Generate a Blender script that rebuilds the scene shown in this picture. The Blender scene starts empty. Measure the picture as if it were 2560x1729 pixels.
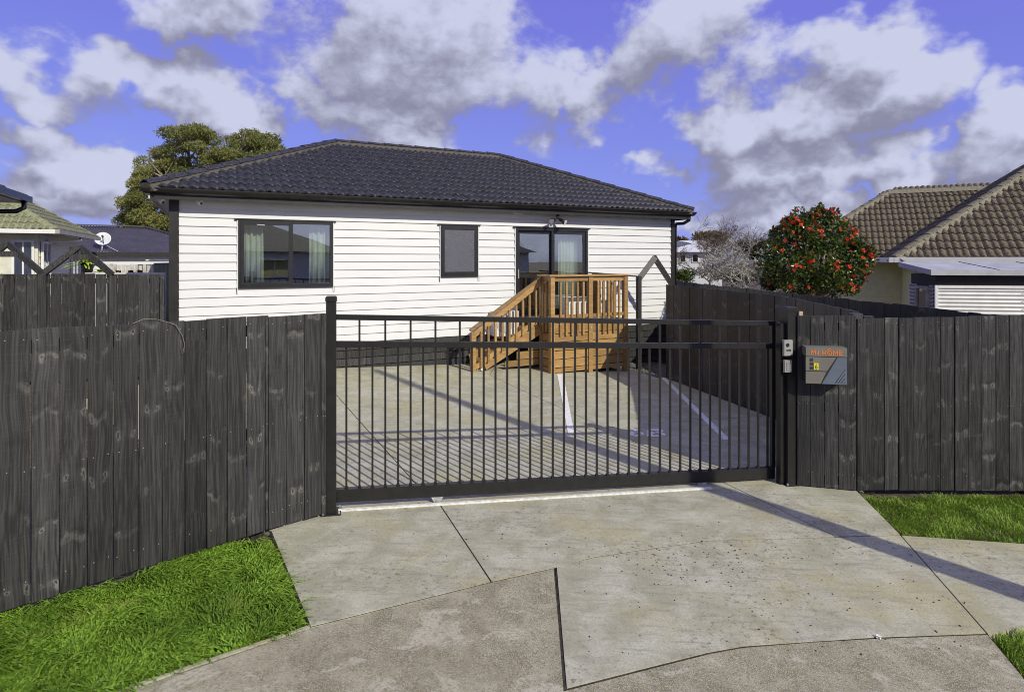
import bpy, bmesh, math, random
import numpy as np
from mathutils import Vector, Matrix, noise
from mathutils.geometry import delaunay_2d_cdt

S = bpy.context.scene
C = S.collection
R = math.radians
rnd = random.Random(7)
CZ = 2.31                      # camera height above the drive (heights below are relative to it)
FPX, PCX, PHY = 1500.0, 1280.0, 648.0

# ------------------------------------------------------------------ camera
cam = bpy.data.cameras.new('camera'); camo = bpy.data.objects.new('camera', cam); C.objects.link(camo)
camo.location = (0, 0, CZ); camo.rotation_euler = (R(90), 0, 0)
cam.sensor_width = 36; cam.lens = 36 * FPX / 2560; cam.shift_y = -(864.5 - PHY) / 2560
cam.clip_start = .05; cam.clip_end = 2000
S.camera = camo

# ------------------------------------------------------------------ sun, sky, exposure
SUNAZ = Vector((.66, -.75, 0)).normalized(); SUNEL = R(33)
SUND = Vector((SUNAZ.x * math.cos(SUNEL), SUNAZ.y * math.cos(SUNEL), math.sin(SUNEL)))
sl = bpy.data.lights.new('sun', 'SUN'); sl.energy = 3.6; sl.angle = R(.55); sl.color = (1, .945, .77)
so = bpy.data.objects.new('sun', sl); C.objects.link(so); so.location = (20, -20, 30)
so.rotation_euler = SUND.to_track_quat('Z', 'Y').to_euler()
S.view_settings.view_transform = 'Standard'; S.view_settings.look = 'None'
S.view_settings.gamma = 1; S.view_settings.exposure = 0.15
S.view_settings.use_curve_mapping = False

W = bpy.data.worlds.new('World'); S.world = W; W.use_nodes = True
W.cycles.sampling_method = 'MANUAL'; W.cycles.sample_map_resolution = 256
def make_world():
    nt = W.node_tree; nt.nodes.clear(); L = nt.links.new
    def N(t, **k):
        n = nt.nodes.new(t)
        for a, b in k.items(): setattr(n, a, b)
        return n
    out = N('ShaderNodeOutputWorld')
    sky = N('ShaderNodeTexSky', sky_type='NISHITA', sun_disc=False)
    sky.sun_elevation = SUNEL; sky.sun_rotation = math.atan2(SUNAZ.x, SUNAZ.y)
    sky.altitude = 50; sky.air_density = 1.0; sky.dust_density = .6; sky.ozone_density = 3.0
    # the photograph's violet-blue grade: the sky texture blended with a clear-sky gradient by elevation
    tcs = N('ShaderNodeTexCoord'); sps = N('ShaderNodeSeparateXYZ'); L(tcs.outputs['Generated'], sps.inputs[0])
    grm = N('ShaderNodeMapRange'); L(sps.outputs[2], grm.inputs[0]); grm.inputs[1].default_value = 0; grm.inputs[2].default_value = .42
    gr = N('ShaderNodeMix', data_type='RGBA'); L(grm.outputs[0], gr.inputs[0]); K_ = 1 / .12
    gr.inputs[6].default_value = (.20 * K_, .24 * K_, .76 * K_, 1); gr.inputs[7].default_value = (.16 * K_, .15 * K_, .68 * K_, 1)
    tint = N('ShaderNodeMix', data_type='RGBA'); tint.inputs[0].default_value = .82
    L(sky.outputs[0], tint.inputs[6]); L(gr.outputs[2], tint.inputs[7])
    bg = N('ShaderNodeBackground'); bg.inputs[1].default_value = .12; L(tint.outputs[2], bg.inputs[0])
    # cloud field as a reusable group: direction -> density
    g = bpy.data.node_groups.new('cloud_field', 'ShaderNodeTree')
    g.interface.new_socket('Vector', in_out='INPUT', socket_type='NodeSocketVector')
    g.interface.new_socket('Density', in_out='OUTPUT', socket_type='NodeSocketFloat')
    gl = g.links.new
    def G(t, **k):
        n = g.nodes.new(t)
        for a, b in k.items(): setattr(n, a, b)
        return n
    def m(op, a, b=None):
        n = G('ShaderNodeMath', operation=op)
        for i, x in enumerate((a, b)):
            if x is None: continue
            if isinstance(x, (int, float)): n.inputs[i].default_value = x
            else: gl(x, n.inputs[i])
        return n.outputs[0]
    gi = G('NodeGroupInput'); go = G('NodeGroupOutput')
    nz1 = G('ShaderNodeTexNoise'); nz1.inputs['Scale'].default_value = 6.0; nz1.inputs['Detail'].default_value = 8
    nz1.inputs['Roughness'].default_value = .63; nz1.inputs['Distortion'].default_value = .15
    mp = G('ShaderNodeMapping'); mp.inputs['Scale'].default_value = (1, 1, 1.5); mp.inputs['Location'].default_value = (3.1, 1.7, .4)
    gl(gi.outputs[0], mp.inputs[0]); gl(mp.outputs[0], nz1.inputs['Vector'])
    sep = G('ShaderNodeSeparateXYZ'); gl(gi.outputs[0], sep.inputs[0])
    az = m('ARCTAN2', sep.outputs[0], sep.outputs[1]); el = m('ARCSINE', sep.outputs[2])
    ae = G('ShaderNodeCombineXYZ'); gl(az, ae.inputs[0]); gl(el, ae.inputs[1])
    wz = G('ShaderNodeTexNoise'); wz.inputs['Scale'].default_value = 6; wz.inputs['Detail'].default_value = 4; wz.inputs['Roughness'].default_value = .6; gl(gi.outputs[0], wz.inputs['Vector'])
    wa = G('ShaderNodeVectorMath', operation='SUBTRACT'); gl(wz.outputs['Color'], wa.inputs[0]); wa.inputs[1].default_value = (.5, .5, .5)
    wb_ = G('ShaderNodeVectorMath', operation='MULTIPLY_ADD'); gl(wa.outputs[0], wb_.inputs[0]); wb_.inputs[1].default_value = (.26, .26, 0); gl(ae.outputs[0], wb_.inputs[2]); ae = wb_
    acc = None
    # clouds seen in the photograph: pixel centre and radii turned into azimuth and elevation
    blobs = [(470, 15, 270, 100, 1), (1050, 120, 440, 210, 1), (930, 260, 280, 70, 1), (1470, 250, 90, 110, .9), (1720, 100, 260, 140, .95), (2150, 100, 220, 110, 1), (2270, 220, 200, 110, 1), (2060, 300, 250, 95, .95),
             (60, 190, 220, 85, .85), (400, 190, 230, 80, .9), (550, 260, 140, 85, 1), (50, 330, 140, 95, 1), (200, 450, 240, 120, 1), (110, 545, 290, 65, 1), (1010, 325, 150, 55, .9), (620, 330, 130, 55, .85),
             (1800, 330, 120, 110, .95), (1880, 440, 210, 85, 1), (2200, 400, 280, 75, .95), (1930, 525, 300, 55, .95), (2520, 330, 95, 140, 1), (1600, 445, 110, 55, .7), (1700, 570, 420, 45, .8), (2060, 560, 300, 45, .9), (1330, 200, 170, 150, .9)]
    for (px, py, rx, ry, w) in blobs:
        d = Vector(((px - PCX) / FPX, 1, -(py - PHY) / FPX)).normalized()
        a0, e0 = math.atan2(d.x, d.y), math.asin(d.z)
        s = 1 / (1 + ((px - PCX) / FPX) ** 2 + ((py - PHY) / FPX) ** 2) ** .5
        v = G('ShaderNodeVectorMath', operation='SUBTRACT'); gl(ae.outputs[0], v.inputs[0]); v.inputs[1].default_value = (a0, e0, 0)
        v2 = G('ShaderNodeVectorMath', operation='MULTIPLY'); gl(v.outputs[0], v2.inputs[0]); v2.inputs[1].default_value = (1 / (rx / FPX * s), 1 / (ry / FPX * s), 0)
        ln = G('ShaderNodeVectorMath', operation='LENGTH'); gl(v2.outputs[0], ln.inputs[0])
        mr = G('ShaderNodeMapRange', interpolation_type='SMOOTHSTEP'); gl(ln.outputs['Value'], mr.inputs[0])
        mr.inputs[1].default_value = 1.45; mr.inputs[2].default_value = 0.1; mr.inputs[3].default_value = 0; mr.inputs[4].default_value = w
        acc = mr.outputs[0] if acc is None else m('MAXIMUM', acc, mr.outputs[0])
    # unseen sky: broken cloud goes on, with cover added to neutralise the ambient light
    nz2 = G('ShaderNodeTexNoise'); nz2.inputs['Scale'].default_value = 1.9; nz2.inputs['Detail'].default_value = 3
    gl(mp.outputs[0], nz2.inputs['Vector'])
    far = G('ShaderNodeMapRange', interpolation_type='SMOOTHSTEP'); gl(nz2.outputs[0], far.inputs[0])
    far.inputs[1].default_value = .40; far.inputs[2].default_value = .56
    yy = G('ShaderNodeMapRange', interpolation_type='SMOOTHSTEP'); gl(sep.outputs[1], yy.inputs[0]); yy.inputs[1].default_value = .62; yy.inputs[2].default_value = .35
    farm = m('MULTIPLY', far.outputs[0], yy.outputs[0])
    acc = m('MAXIMUM', acc, farm)
    nn = m('MULTIPLY', m('SUBTRACT', nz1.outputs[0], .5), 3.2)
    dens = m('ADD', m('MULTIPLY', acc, 1.45), nn)
    gl(dens, go.inputs[0])
    tc = N('ShaderNodeTexCoord')
    def field(off):
        v = N('ShaderNodeVectorMath', operation='ADD'); L(tc.outputs['Generated'], v.inputs[0]); v.inputs[1].default_value = off
        v2 = N('ShaderNodeVectorMath', operation='NORMALIZE'); L(v.outputs[0], v2.inputs[0])
        n = N('ShaderNodeGroup'); n.node_tree = g; L(v2.outputs[0], n.inputs[0]); return n.outputs[0]
    d0 = field((0, 0, 0)); d1 = field((.03, -.01, .05))
    mask = N('ShaderNodeMapRange', interpolation_type='SMOOTHSTEP'); L(d0, mask.inputs[0])
    mask.inputs[1].default_value = .20; mask.inputs[2].default_value = .94; mask.inputs[3].default_value = 0; mask.inputs[4].default_value = .97
    sb = N('ShaderNodeMath', operation='SUBTRACT'); L(d0, sb.inputs[0]); L(d1, sb.inputs[1])
    thick = N('ShaderNodeMath', operation='MULTIPLY'); L(d0, thick.inputs[0]); thick.inputs[1].default_value = -.16
    sb2 = N('ShaderNodeMath', operation='ADD'); L(sb.outputs[0], sb2.inputs[0]); L(thick.outputs[0], sb2.inputs[1])
    lit = N('ShaderNodeMapRange', interpolation_type='SMOOTHSTEP'); L(sb2.outputs[0], lit.inputs[0])
    lit.inputs[1].default_value = -.80; lit.inputs[2].default_value = .62
    cr = N('ShaderNodeMix', data_type='RGBA'); L(lit.outputs[0], cr.inputs[0])
    cr.inputs[6].default_value = (.235, .235, .33, 1); cr.inputs[7].default_value = (.545, .57, .73, 1)
    bc = N('ShaderNodeBackground'); bc.inputs[1].default_value = 1.0; L(cr.outputs[2], bc.inputs[0])
    ms = N('ShaderNodeMixShader'); L(mask.outputs[0], ms.inputs[0]); L(bg.outputs[0], ms.inputs[1]); L(bc.outputs[0], ms.inputs[2])
    L(ms.outputs[0], out.inputs[0])
make_world()

# ------------------------------------------------------------------ pixel helpers and the sloping ground
def gz(x, y):
    xc = min(max(x, -9), 9); yc = min(max(y, -4), 16)
    return -CZ - .028 * xc + .004 * yc - .0055 * xc * max(0, yc - 6)
def ray(px, py): return Vector(((px - PCX) / FPX, 1, -(py - PHY) / FPX))
def PX(px, py, Y): return ray(px, py) * Y
def GP(px, py):
    r = ray(px, py); lo, hi = .5, 60
    for _ in range(50):
        t = (lo + hi) / 2
        if r.z * t < gz(r.x * t, t): hi = t
        else: lo = t
    return Vector((r.x * hi, hi, gz(r.x * hi, hi)))
def zat(py, Y): return -(py - PHY) / FPX * Y

# ------------------------------------------------------------------ materials
MATS = {}
def mat(name, build=None, col=(.5, .5, .5), rough=.6, metal=0, spec=.5, vscale=6, var=.12, bump=0, bscale=60, detail=4, stretch=(1, 1, 1), objvar=0, col2=None, sheen=None):
    if name in MATS: return MATS[name]
    m = bpy.data.materials.new(name); m.use_nodes = True; MATS[name] = m
    nt = m.node_tree; b = nt.nodes['Principled BSDF']; L = nt.links.new
    b.inputs['Roughness'].default_value = rough; b.inputs['Metallic'].default_value = metal; b.inputs['Specular IOR Level'].default_value = spec
    tc = nt.nodes.new('ShaderNodeTexCoord'); mp = nt.nodes.new('ShaderNodeMapping'); mp.inputs['Scale'].default_value = stretch
    L(tc.outputs['Object'], mp.inputs[0])
    vec = mp.outputs[0]
    oi = nt.nodes.new('ShaderNodeObjectInfo')
    if objvar:
        off = nt.nodes.new('ShaderNodeVectorMath'); off.operation = 'MULTIPLY_ADD'
        cb = nt.nodes.new('ShaderNodeCombineXYZ'); L(oi.outputs['Random'], cb.inputs[0]); L(oi.outputs['Random'], cb.inputs[1]); L(oi.outputs['Random'], cb.inputs[2])
        L(cb.outputs[0], off.inputs[0]); off.inputs[1].default_value = (37, 91, 53); L(vec, off.inputs[2]); vec = off.outputs[0]
    nz = nt.nodes.new('ShaderNodeTexNoise'); nz.inputs['Scale'].default_value = vscale; nz.inputs['Detail'].default_value = detail; L(vec, nz.inputs['Vector'])
    c2 = col2 or tuple(min(1, c * (1 + 2.2 * var)) for c in col); c1 = tuple(c * (1 - 1.6 * var) for c in col) if not col2 else col
    mr = nt.nodes.new('ShaderNodeMapRange'); mr.inputs[1].default_value = .3; mr.inputs[2].default_value = .7; L(nz.outputs[0], mr.inputs[0])
    mx = nt.nodes.new('ShaderNodeMix'); mx.data_type = 'RGBA'; L(mr.outputs[0], mx.inputs[0])
    mx.inputs[6].default_value = (*c1, 1); mx.inputs[7].default_value = (*c2, 1)
    colout = mx.outputs[2]
    if objvar:
        mv = nt.nodes.new('ShaderNodeMapRange'); L(oi.outputs['Random'], mv.inputs[0]); mv.inputs[3].default_value = 1 - objvar; mv.inputs[4].default_value = 1 + objvar
        hm = nt.nodes.new('ShaderNodeVectorMath'); hm.operation = 'SCALE'; L(colout, hm.inputs[0]); L(mv.outputs[0], hm.inputs['Scale']); colout = hm.outputs[0]
    L(colout, b.inputs['Base Color'])
    if bump:
        n2 = nt.nodes.new('ShaderNodeTexNoise'); n2.inputs['Scale'].default_value = bscale; n2.inputs['Detail'].default_value = 3; L(vec, n2.inputs['Vector'])
        bp = nt.nodes.new('ShaderNodeBump'); bp.inputs['Strength'].default_value = bump; bp.inputs['Distance'].default_value = .01; L(n2.outputs[0], bp.inputs['Height']); L(bp.outputs[0], b.inputs['Normal'])
    if build: build(m, nt, b, vec, colout, oi)
    return m
def nnode(nt, t, **k):
    n = nt.nodes.new(t)
    for a, b in k.items(): setattr(n, a, b)
    return n
def nmix(nt, f, a, b, mode='MIX'):
    n = nnode(nt, 'ShaderNodeMix', data_type='RGBA', blend_type=mode); L = nt.links.new
    for i, v in ((0, f), (6, a), (7, b)):
        if isinstance(v, (int, float)): n.inputs[i].default_value = v
        elif isinstance(v, tuple): n.inputs[i].default_value = (*v, 1) if len(v) == 3 else v
        else: L(v, n.inputs[i])
    return n.outputs[2]
def nramp(nt, src, a, b, o0=0, o1=1):
    n = nnode(nt, 'ShaderNodeMapRange', interpolation_type='SMOOTHSTEP'); nt.links.new(src, n.inputs[0])
    for i, v in enumerate((a, b, o0, o1)): n.inputs[i + 1].default_value = v
    return n.outputs[0]
def nnoise(nt, vec, scale, detail=4, rough=.5, stretch=None, dist=0):
    if stretch:
        mp = nnode(nt, 'ShaderNodeMapping'); mp.inputs['Scale'].default_value = stretch; nt.links.new(vec, mp.inputs[0]); vec = mp.outputs[0]
    n = nnode(nt, 'ShaderNodeTexNoise'); n.inputs['Scale'].default_value = scale; n.inputs['Detail'].default_value = detail; n.inputs['Roughness'].default_value = rough
    n.inputs['Distortion'].default_value = dist; nt.links.new(vec, n.inputs['Vector']); return n.outputs[0]

def wood_black(m, nt, b, vec, col, oi):
    L = nt.links.new
    # warp grain round the knots
    wn = nnode(nt, 'ShaderNodeTexNoise'); wn.inputs['Scale'].default_value = 2.2; wn.inputs['Detail'].default_value = 1; L(vec, wn.inputs['Vector'])
    wv = nnode(nt, 'ShaderNodeVectorMath', operation='MULTIPLY_ADD'); L(wn.outputs['Color'], wv.inputs[0]); wv.inputs[1].default_value = (.045, .045, .045); L(vec, wv.inputs[2])
    grain = nnoise(nt, wv.outputs[0], 1, 5, .6, (85, 85, 1.6), .3)
    saw = nnoise(nt, vec, 1, 2, .6, (6, 6, 160))
    # knots sit in whorls: rows up each board, bent into a shallow V (UV: x across the board, y metres up)
    tcu = nnode(nt, 'ShaderNodeTexCoord'); su = nnode(nt, 'ShaderNodeSeparateXYZ'); L(tcu.outputs['UV'], su.inputs[0]); U_, V_ = su.outputs[0], su.outputs[1]
    def mth(op, a, c=None, e=None):
        n = nnode(nt, 'ShaderNodeMath', operation=op)
        for q, x in enumerate((a, c, e)):
            if x is None: continue
            if isinstance(x, (int, float)): n.inputs[q].default_value = x
            else: L(x, n.inputs[q])
        return n.outputs[0]
    rn = oi.outputs['Random']; rn2 = mth('FRACT', mth('MULTIPLY', rn, 17.3)); rn3 = mth('FRACT', mth('MULTIPLY', rn, 53.7)); rn4 = mth('FRACT', mth('MULTIPLY', rn, 91.1))
    per = mth('ADD', .34, mth('MULTIPLY', rn2, .42)); au = mth('ABSOLUTE', mth('SUBTRACT', U_, mth('ADD', .35, mth('MULTIPLY', rn3, .3))))
    wob_ = mth('MULTIPLY', mth('SUBTRACT', nnoise(nt, vec, 16, 3, .6), .5), .16)
    zz_ = mth('ADD', mth('ADD', V_, wob_), mth('MULTIPLY', au, mth('MULTIPLY', mth('SUBTRACT', rn4, .75), .34)))
    fr_ = mth('SUBTRACT', mth('FRACT', mth('ADD', mth('DIVIDE', zz_, per), mth('MULTIPLY', rn, 7))), .5); dd_ = mth('MULTIPLY', fr_, per); ad_ = mth('ABSOLUTE', dd_)
    has = nramp(nt, U_, .001, .01); patch = nramp(nt, nnoise(nt, vec, 5.5, 2), .50, .66)
    band = mth('MULTIPLY', mth('MULTIPLY', nramp(nt, ad_, .045, .002), has), patch)
    dark = mth('MULTIPLY', mth('MULTIPLY', nramp(nt, dd_, .16, .01), nramp(nt, dd_, -.004, .012)), mth('MULTIPLY', has, patch))
    def kd(u0):
        dx = mth('MULTIPLY', mth('SUBTRACT', U_, u0), .15); return mth('SQRT', mth('ADD', mth('MULTIPLY', dx, dx), mth('MULTIPLY', mth('MULTIPLY', dd_, dd_), .45)))
    dist = mth('MINIMUM', kd(mth('ADD', .18, mth('MULTIPLY', rn3, .2))), kd(mth('ADD', .62, mth('MULTIPLY', rn4, .25)))); dist = mth('ADD', dist, mth('MULTIPLY', wob_, .05))
    knot = nramp(nt, dist, .019, .011); ring = nramp(nt, dist, .009, .005); halo = nramp(nt, dist, .05, .012); on = mth('MULTIPLY', has, nramp(nt, nnoise(nt, vec, 3.1, 1), .44, .56))
    def mul(a, c):
        n = nnode(nt, 'ShaderNodeMath', operation='MULTIPLY'); L(a, n.inputs[0])
        if isinstance(c, float): n.inputs[1].default_value = c
        else: L(c, n.inputs[1])
        return n.outputs[0]
    c = nmix(nt, nramp(nt, grain, .35, .72), (.013, .013, .0135), (.040, .0395, .039))
    c = nmix(nt, mul(nramp(nt, grain, .66, .82), .5), c, (.10, .098, .092))
    c = nmix(nt, mul(nramp(nt, saw, .55, .8), .3), c, (.06, .059, .057))
    blot = nnoise(nt, vec, 2.6, 4, .6, (1.6, 1.6, .8))
    c = nmix(nt, nramp(nt, blot, .3, .72), c, (.055, .055, .056), 'MULTIPLY') if False else nmix(nt, mul(nramp(nt, blot, .58, .8), .35), c, (.07, .069, .066))
    c = nmix(nt, mul(dark, .8), c, (.008, .008, .008))
    c = nmix(nt, mul(mul(halo, on), .25), c, (.06, .059, .056))
    c = nmix(nt, mul(mul(band, nramp(nt, grain, .3, .6, .35, 1)), .55), c, (.105, .102, .095))
    c = nmix(nt, mul(mul(knot, on), .6), c, (.11, .107, .10))
    c = nmix(nt, mul(mul(ring, on), .9), c, (.015, .015, .014))
    mv = nnode(nt, 'ShaderNodeMapRange'); L(oi.outputs['Random'], mv.inputs[0]); mv.inputs[3].default_value = .85; mv.inputs[4].default_value = 1.9
    sc = nnode(nt, 'ShaderNodeVectorMath', operation='SCALE'); L(c, sc.inputs[0]); L(mv.outputs[0], sc.inputs['Scale'])
    L(sc.outputs[0], b.inputs['Base Color'])
    L(nramp(nt, grain, .3, .8, .42, .62), b.inputs['Roughness'])
    bp = nnode(nt, 'ShaderNodeBump'); bp.inputs['Strength'].default_value = .35; bp.inputs['Distance'].default_value = .004; L(grain, bp.inputs['Height']); L(bp.outputs[0], b.inputs['Normal'])
M_FENCE = mat('black_stained_pine', wood_black, objvar=.01, rough=.5, spec=.45)

def concrete_new(m, nt, b, vec, col, oi):
    L = nt.links.new
    big = nnoise(nt, vec, 1.1, 5, .6); mid = nnoise(nt, vec, 3.4, 6, .62, None, .4); fine = nnoise(nt, vec, 90, 3, .6)
    streak = nnoise(nt, vec, 1, 5, .65, (3, 22, 5), .3); scuff = nnoise(nt, vec, 26, 5, .7)
    c = nmix(nt, nramp(nt, mid, .3, .7), (.36, .35, .245), (.545, .535, .425))
    c = nmix(nt, nramp(nt, big, .48, .66, 0, .6), c, (.45, .415, .215))
    c = nmix(nt, nramp(nt, streak, .50, .70, 0, .55), c, (.255, .245, .20))
    f1 = nnode(nt, 'ShaderNodeMath', operation='MULTIPLY'); L(nramp(nt, scuff, .54, .66), f1.inputs[0]); L(nramp(nt, nnoise(nt, vec, .9, 2), .42, .58, 0, .8), f1.inputs[1])
    c = nmix(nt, f1.outputs[0], c, (.15, .14, .125))
    c = nmix(nt, nramp(nt, fine, .35, .7, .0, .45), c, (.23, .225, .185))
    c = nmix(nt, nramp(nt, nnoise(nt, vec, 42, 5, .75), .54, .68, 0, .6), c, (.19, .185, .15))
    sp = nnode(nt, 'ShaderNodeTexVoronoi'); sp.inputs['Scale'].default_value = 11; L(vec, sp.inputs['Vector'])
    c = nmix(nt, nramp(nt, sp.outputs['Distance'], .07, .035), c, (.16, .155, .13))
    L(c, b.inputs['Base Color'])
    bp = nnode(nt, 'ShaderNodeBump'); bp.inputs['Strength'].default_value = .25; bp.inputs['Distance'].default_value = .004; L(scuff, bp.inputs['Height']); L(bp.outputs[0], b.inputs['Normal'])
M_CONC = mat('new_concrete', concrete_new, rough=.85, spec=.2)
def concrete_old(m, nt, b, vec, col, oi):
    L = nt.links.new
    fine = nnoise(nt, vec, 150, 3, .7); fine2 = nnoise(nt, vec, 55, 4, .7); mid = nnoise(nt, vec, 4.2, 6, .65, None, .5); big = nnoise(nt, vec, 1.6, 4, .6, None, .6)
    c = nmix(nt, nramp(nt, mid, .32, .68), (.22, .20, .12), (.385, .36, .25))
    c = nmix(nt, nramp(nt, nnoise(nt, vec, 2.6, 6, .7, None, .8), .54, .62, 0, .8), c, (.50, .475, .37))
    c = nmix(nt, nramp(nt, fine2, .48, .62, 0, .55), c, (.12, .115, .078))
    c = nmix(nt, nramp(nt, fine, .50, .62, 0, .85), c, (.52, .50, .42))
    L(c, b.inputs['Base Color'])
    bp = nnode(nt, 'ShaderNodeBump'); bp.inputs['Strength'].default_value = .7; bp.inputs['Distance'].default_value = .006; L(fine, bp.inputs['Height']); L(bp.outputs[0], b.inputs['Normal'])
M_OLD = mat('old_aggregate_concrete', concrete_old, rough=.9, spec=.2)

M_WHITE = mat('white_weatherboard_paint', col=(.63, .64, .66), rough=.55, var=.02, vscale=3, objvar=.015, stretch=(1, 1, 8), bump=.04, bscale=40)
M_TRIM = mat('black_trim_paint', col=(.015, .0145, .014), rough=.42, var=.2)
M_GUT = mat('black_gutter_steel', col=(.014, .013, .012), rough=.30, var=.15)
M_ALU = mat('black_aluminium_joinery', col=(.014, .0145, .016), rough=.36, var=.1)
M_STEEL = mat('black_powdercoated_steel', col=(.013, .0125, .012), rough=.40, var=.15, vscale=12, spec=.5)
M_GALV = mat('galvanised_steel', col=(.48, .50, .49), rough=.45, metal=.5, var=.15, vscale=30)
M_WPAINT = mat('white_line_paint', col=(.74, .74, .73), rough=.7, var=.10, vscale=18, detail=8)
M_TRACK = mat('white_track_paint', col=(.70, .70, .68), rough=.5, var=.12, vscale=25)
M_SOFFIT = mat('cream_soffit', col=(.62, .60, .54), rough=.7, var=.03)
M_MORTAR = mat('ridge_mortar', col=(.085, .076, .062), rough=.85, var=.12, vscale=20, bump=.2)
def tile_dark(m, nt, b, vec, col, oi):
    L = nt.links.new
    e = nnoise(nt, vec, 40, 4, .65); d = nnoise(nt, vec, 6, 3)
    c = nmix(nt, nramp(nt, d, .3, .7), (.015, .0155, .025), (.031, .032, .049))
    c = nmix(nt, nramp(nt, e, .58, .75, 0, .35), c, (.075, .075, .085))
    # lichen-pale lower lip: follows the tile's own edge (local y near 0)
    sx = nnode(nt, 'ShaderNodeSeparateXYZ'); tcn = nnode(nt, 'ShaderNodeTexCoord'); L(tcn.outputs['UV'], sx.inputs[0])
    lip = nnode(nt, 'ShaderNodeMath', operation='MULTIPLY'); L(nramp(nt, sx.outputs[1], .05, .01), lip.inputs[0]); L(nramp(nt, e, .50, .66, 0, .6), lip.inputs[1])
    c = nmix(nt, lip.outputs[0], c, (.16, .145, .10))
    L(c, b.inputs['Base Color'])
M_TILE = mat('dark_blue_concrete_tile', tile_dark, rough=.5, spec=.4, objvar=.12)
def tile_old(moss, red):
    def f(m, nt, b, vec, col, oi):
        L = nt.links.new
        e = nnoise(nt, vec, 22, 5, .7); d = nnoise(nt, vec, 2.2, 4, .6); l2 = nnoise(nt, vec, 60, 3, .7)
        c = nmix(nt, nramp(nt, l2, .3, .7), tuple(x * .6 for x in red), red)
        c = nmix(nt, nramp(nt, e, .46, .60, 0, .8), c, moss)
        c = nmix(nt, nramp(nt, l2, .60, .72, 0, .5), c, (.27, .26, .20))
        sx = nnode(nt, 'ShaderNodeSeparateXYZ'); tcn = nnode(nt, 'ShaderNodeTexCoord'); L(tcn.outputs['UV'], sx.inputs[0])
        pan = nnode(nt, 'ShaderNodeMath', operation='PINGPONG'); L(sx.outputs[0], pan.inputs[0]); pan.inputs[1].default_value = .25
        ps = nnode(nt, 'ShaderNodeMath', operation='MULTIPLY'); L(nramp(nt, pan.outputs[0], .13, .02), ps.inputs[0]); L(nramp(nt, e, .35, .6, .25, .85), ps.inputs[1])
        c = nmix(nt, ps.outputs[0], c, moss)
        L(c, b.inputs['Base Color'])
    return f
M_TILER = mat('weathered_red_tile', tile_old((.19, .19, .12), (.105, .062, .048)), rough=.85, objvar=.15)
M_TILEM = mat('mossy_green_tile', tile_old((.30, .33, .17), (.16, .16, .12)), rough=.9, objvar=.15)
M_MORTM = mat('lichen_mortar', col=(.16, .145, .105), rough=.9, var=.3, vscale=14, bump=.3, col2=(.28, .265, .185))
M_TIMBER = mat('amber_stained_pine', col=(.25, .145, .05), rough=.5, var=.2, vscale=3, objvar=.26, stretch=(1.5, 1.5, 10), detail=6, bump=.08, bscale=30, col2=(.41, .25, .095))
M_DECKB = mat('grey_deck_board', col=(.20, .17, .14), rough=.7, var=.2)
M_CURT = mat('mint_curtain', col=(.70, .73, .70), rough=.8, var=.05)
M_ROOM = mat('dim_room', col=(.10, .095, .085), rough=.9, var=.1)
M_GRAVEL = mat('dark_gravel', col=(.05, .047, .042), rough=.8, var=.5, vscale=40)
M_SOIL = mat('soil', col=(.075, .058, .038), rough=.95, var=.35, vscale=18, bump=.5)
def glass_b(refl):
    def f(m, nt, b, vec, col, oi):
        L = nt.links.new
        out = nt.nodes['Material Output']; nt.nodes.remove(b)
        tr = nnode(nt, 'ShaderNodeBsdfTransparent'); tr.inputs[0].default_value = (.86, .90, .88, 1)
        gl = nnode(nt, 'ShaderNodeBsdfGlossy'); gl.inputs['Roughness'].default_value = .004; gl.inputs[0].default_value = (.95, .97, 1, 1)
        fr = nnode(nt, 'ShaderNodeFresnel'); fr.inputs[0].default_value = 1.5
        ad = nnode(nt, 'ShaderNodeMath', operation='ADD'); L(fr.outputs[0], ad.inputs[0]); ad.inputs[1].default_value = refl
        bn = nnoise(nt, vec, 1.4, 2); bp = nnode(nt, 'ShaderNodeBump'); bp.inputs['Strength'].default_value = .03; bp.inputs['Distance'].default_value = .02; L(bn, bp.inputs['Height']); L(bp.outputs[0], gl.inputs['Normal'])
        ms = nnode(nt, 'ShaderNodeMixShader'); L(ad.outputs[0], ms.inputs[0]); L(tr.outputs[0], ms.inputs[1]); L(gl.outputs[0], ms.inputs[2]); L(ms.outputs[0], out.inputs[0])
    return f
M_GLASS = mat('window_glass', glass_b(.22))
M_FROST = mat('frosted_glass', col=(.075, .075, .10), rough=.35, var=.55, vscale=120, bump=.5, bscale=150, detail=2)
M_PLASTICW = mat('white_plastic', col=(.70, .70, .68), rough=.45, var=.03)
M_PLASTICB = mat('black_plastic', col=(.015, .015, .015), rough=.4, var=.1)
M_SILVER = mat('silver_plastic', col=(.38, .38, .37), rough=.4, metal=.3, var=.05)
M_LEAFG = mat('grass_green', lambda m, nt, b, vec, col, oi: None, col=(.07, .17, .018), col2=(.19, .33, .05), rough=.55, vscale=7, detail=3, spec=.3)

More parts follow.
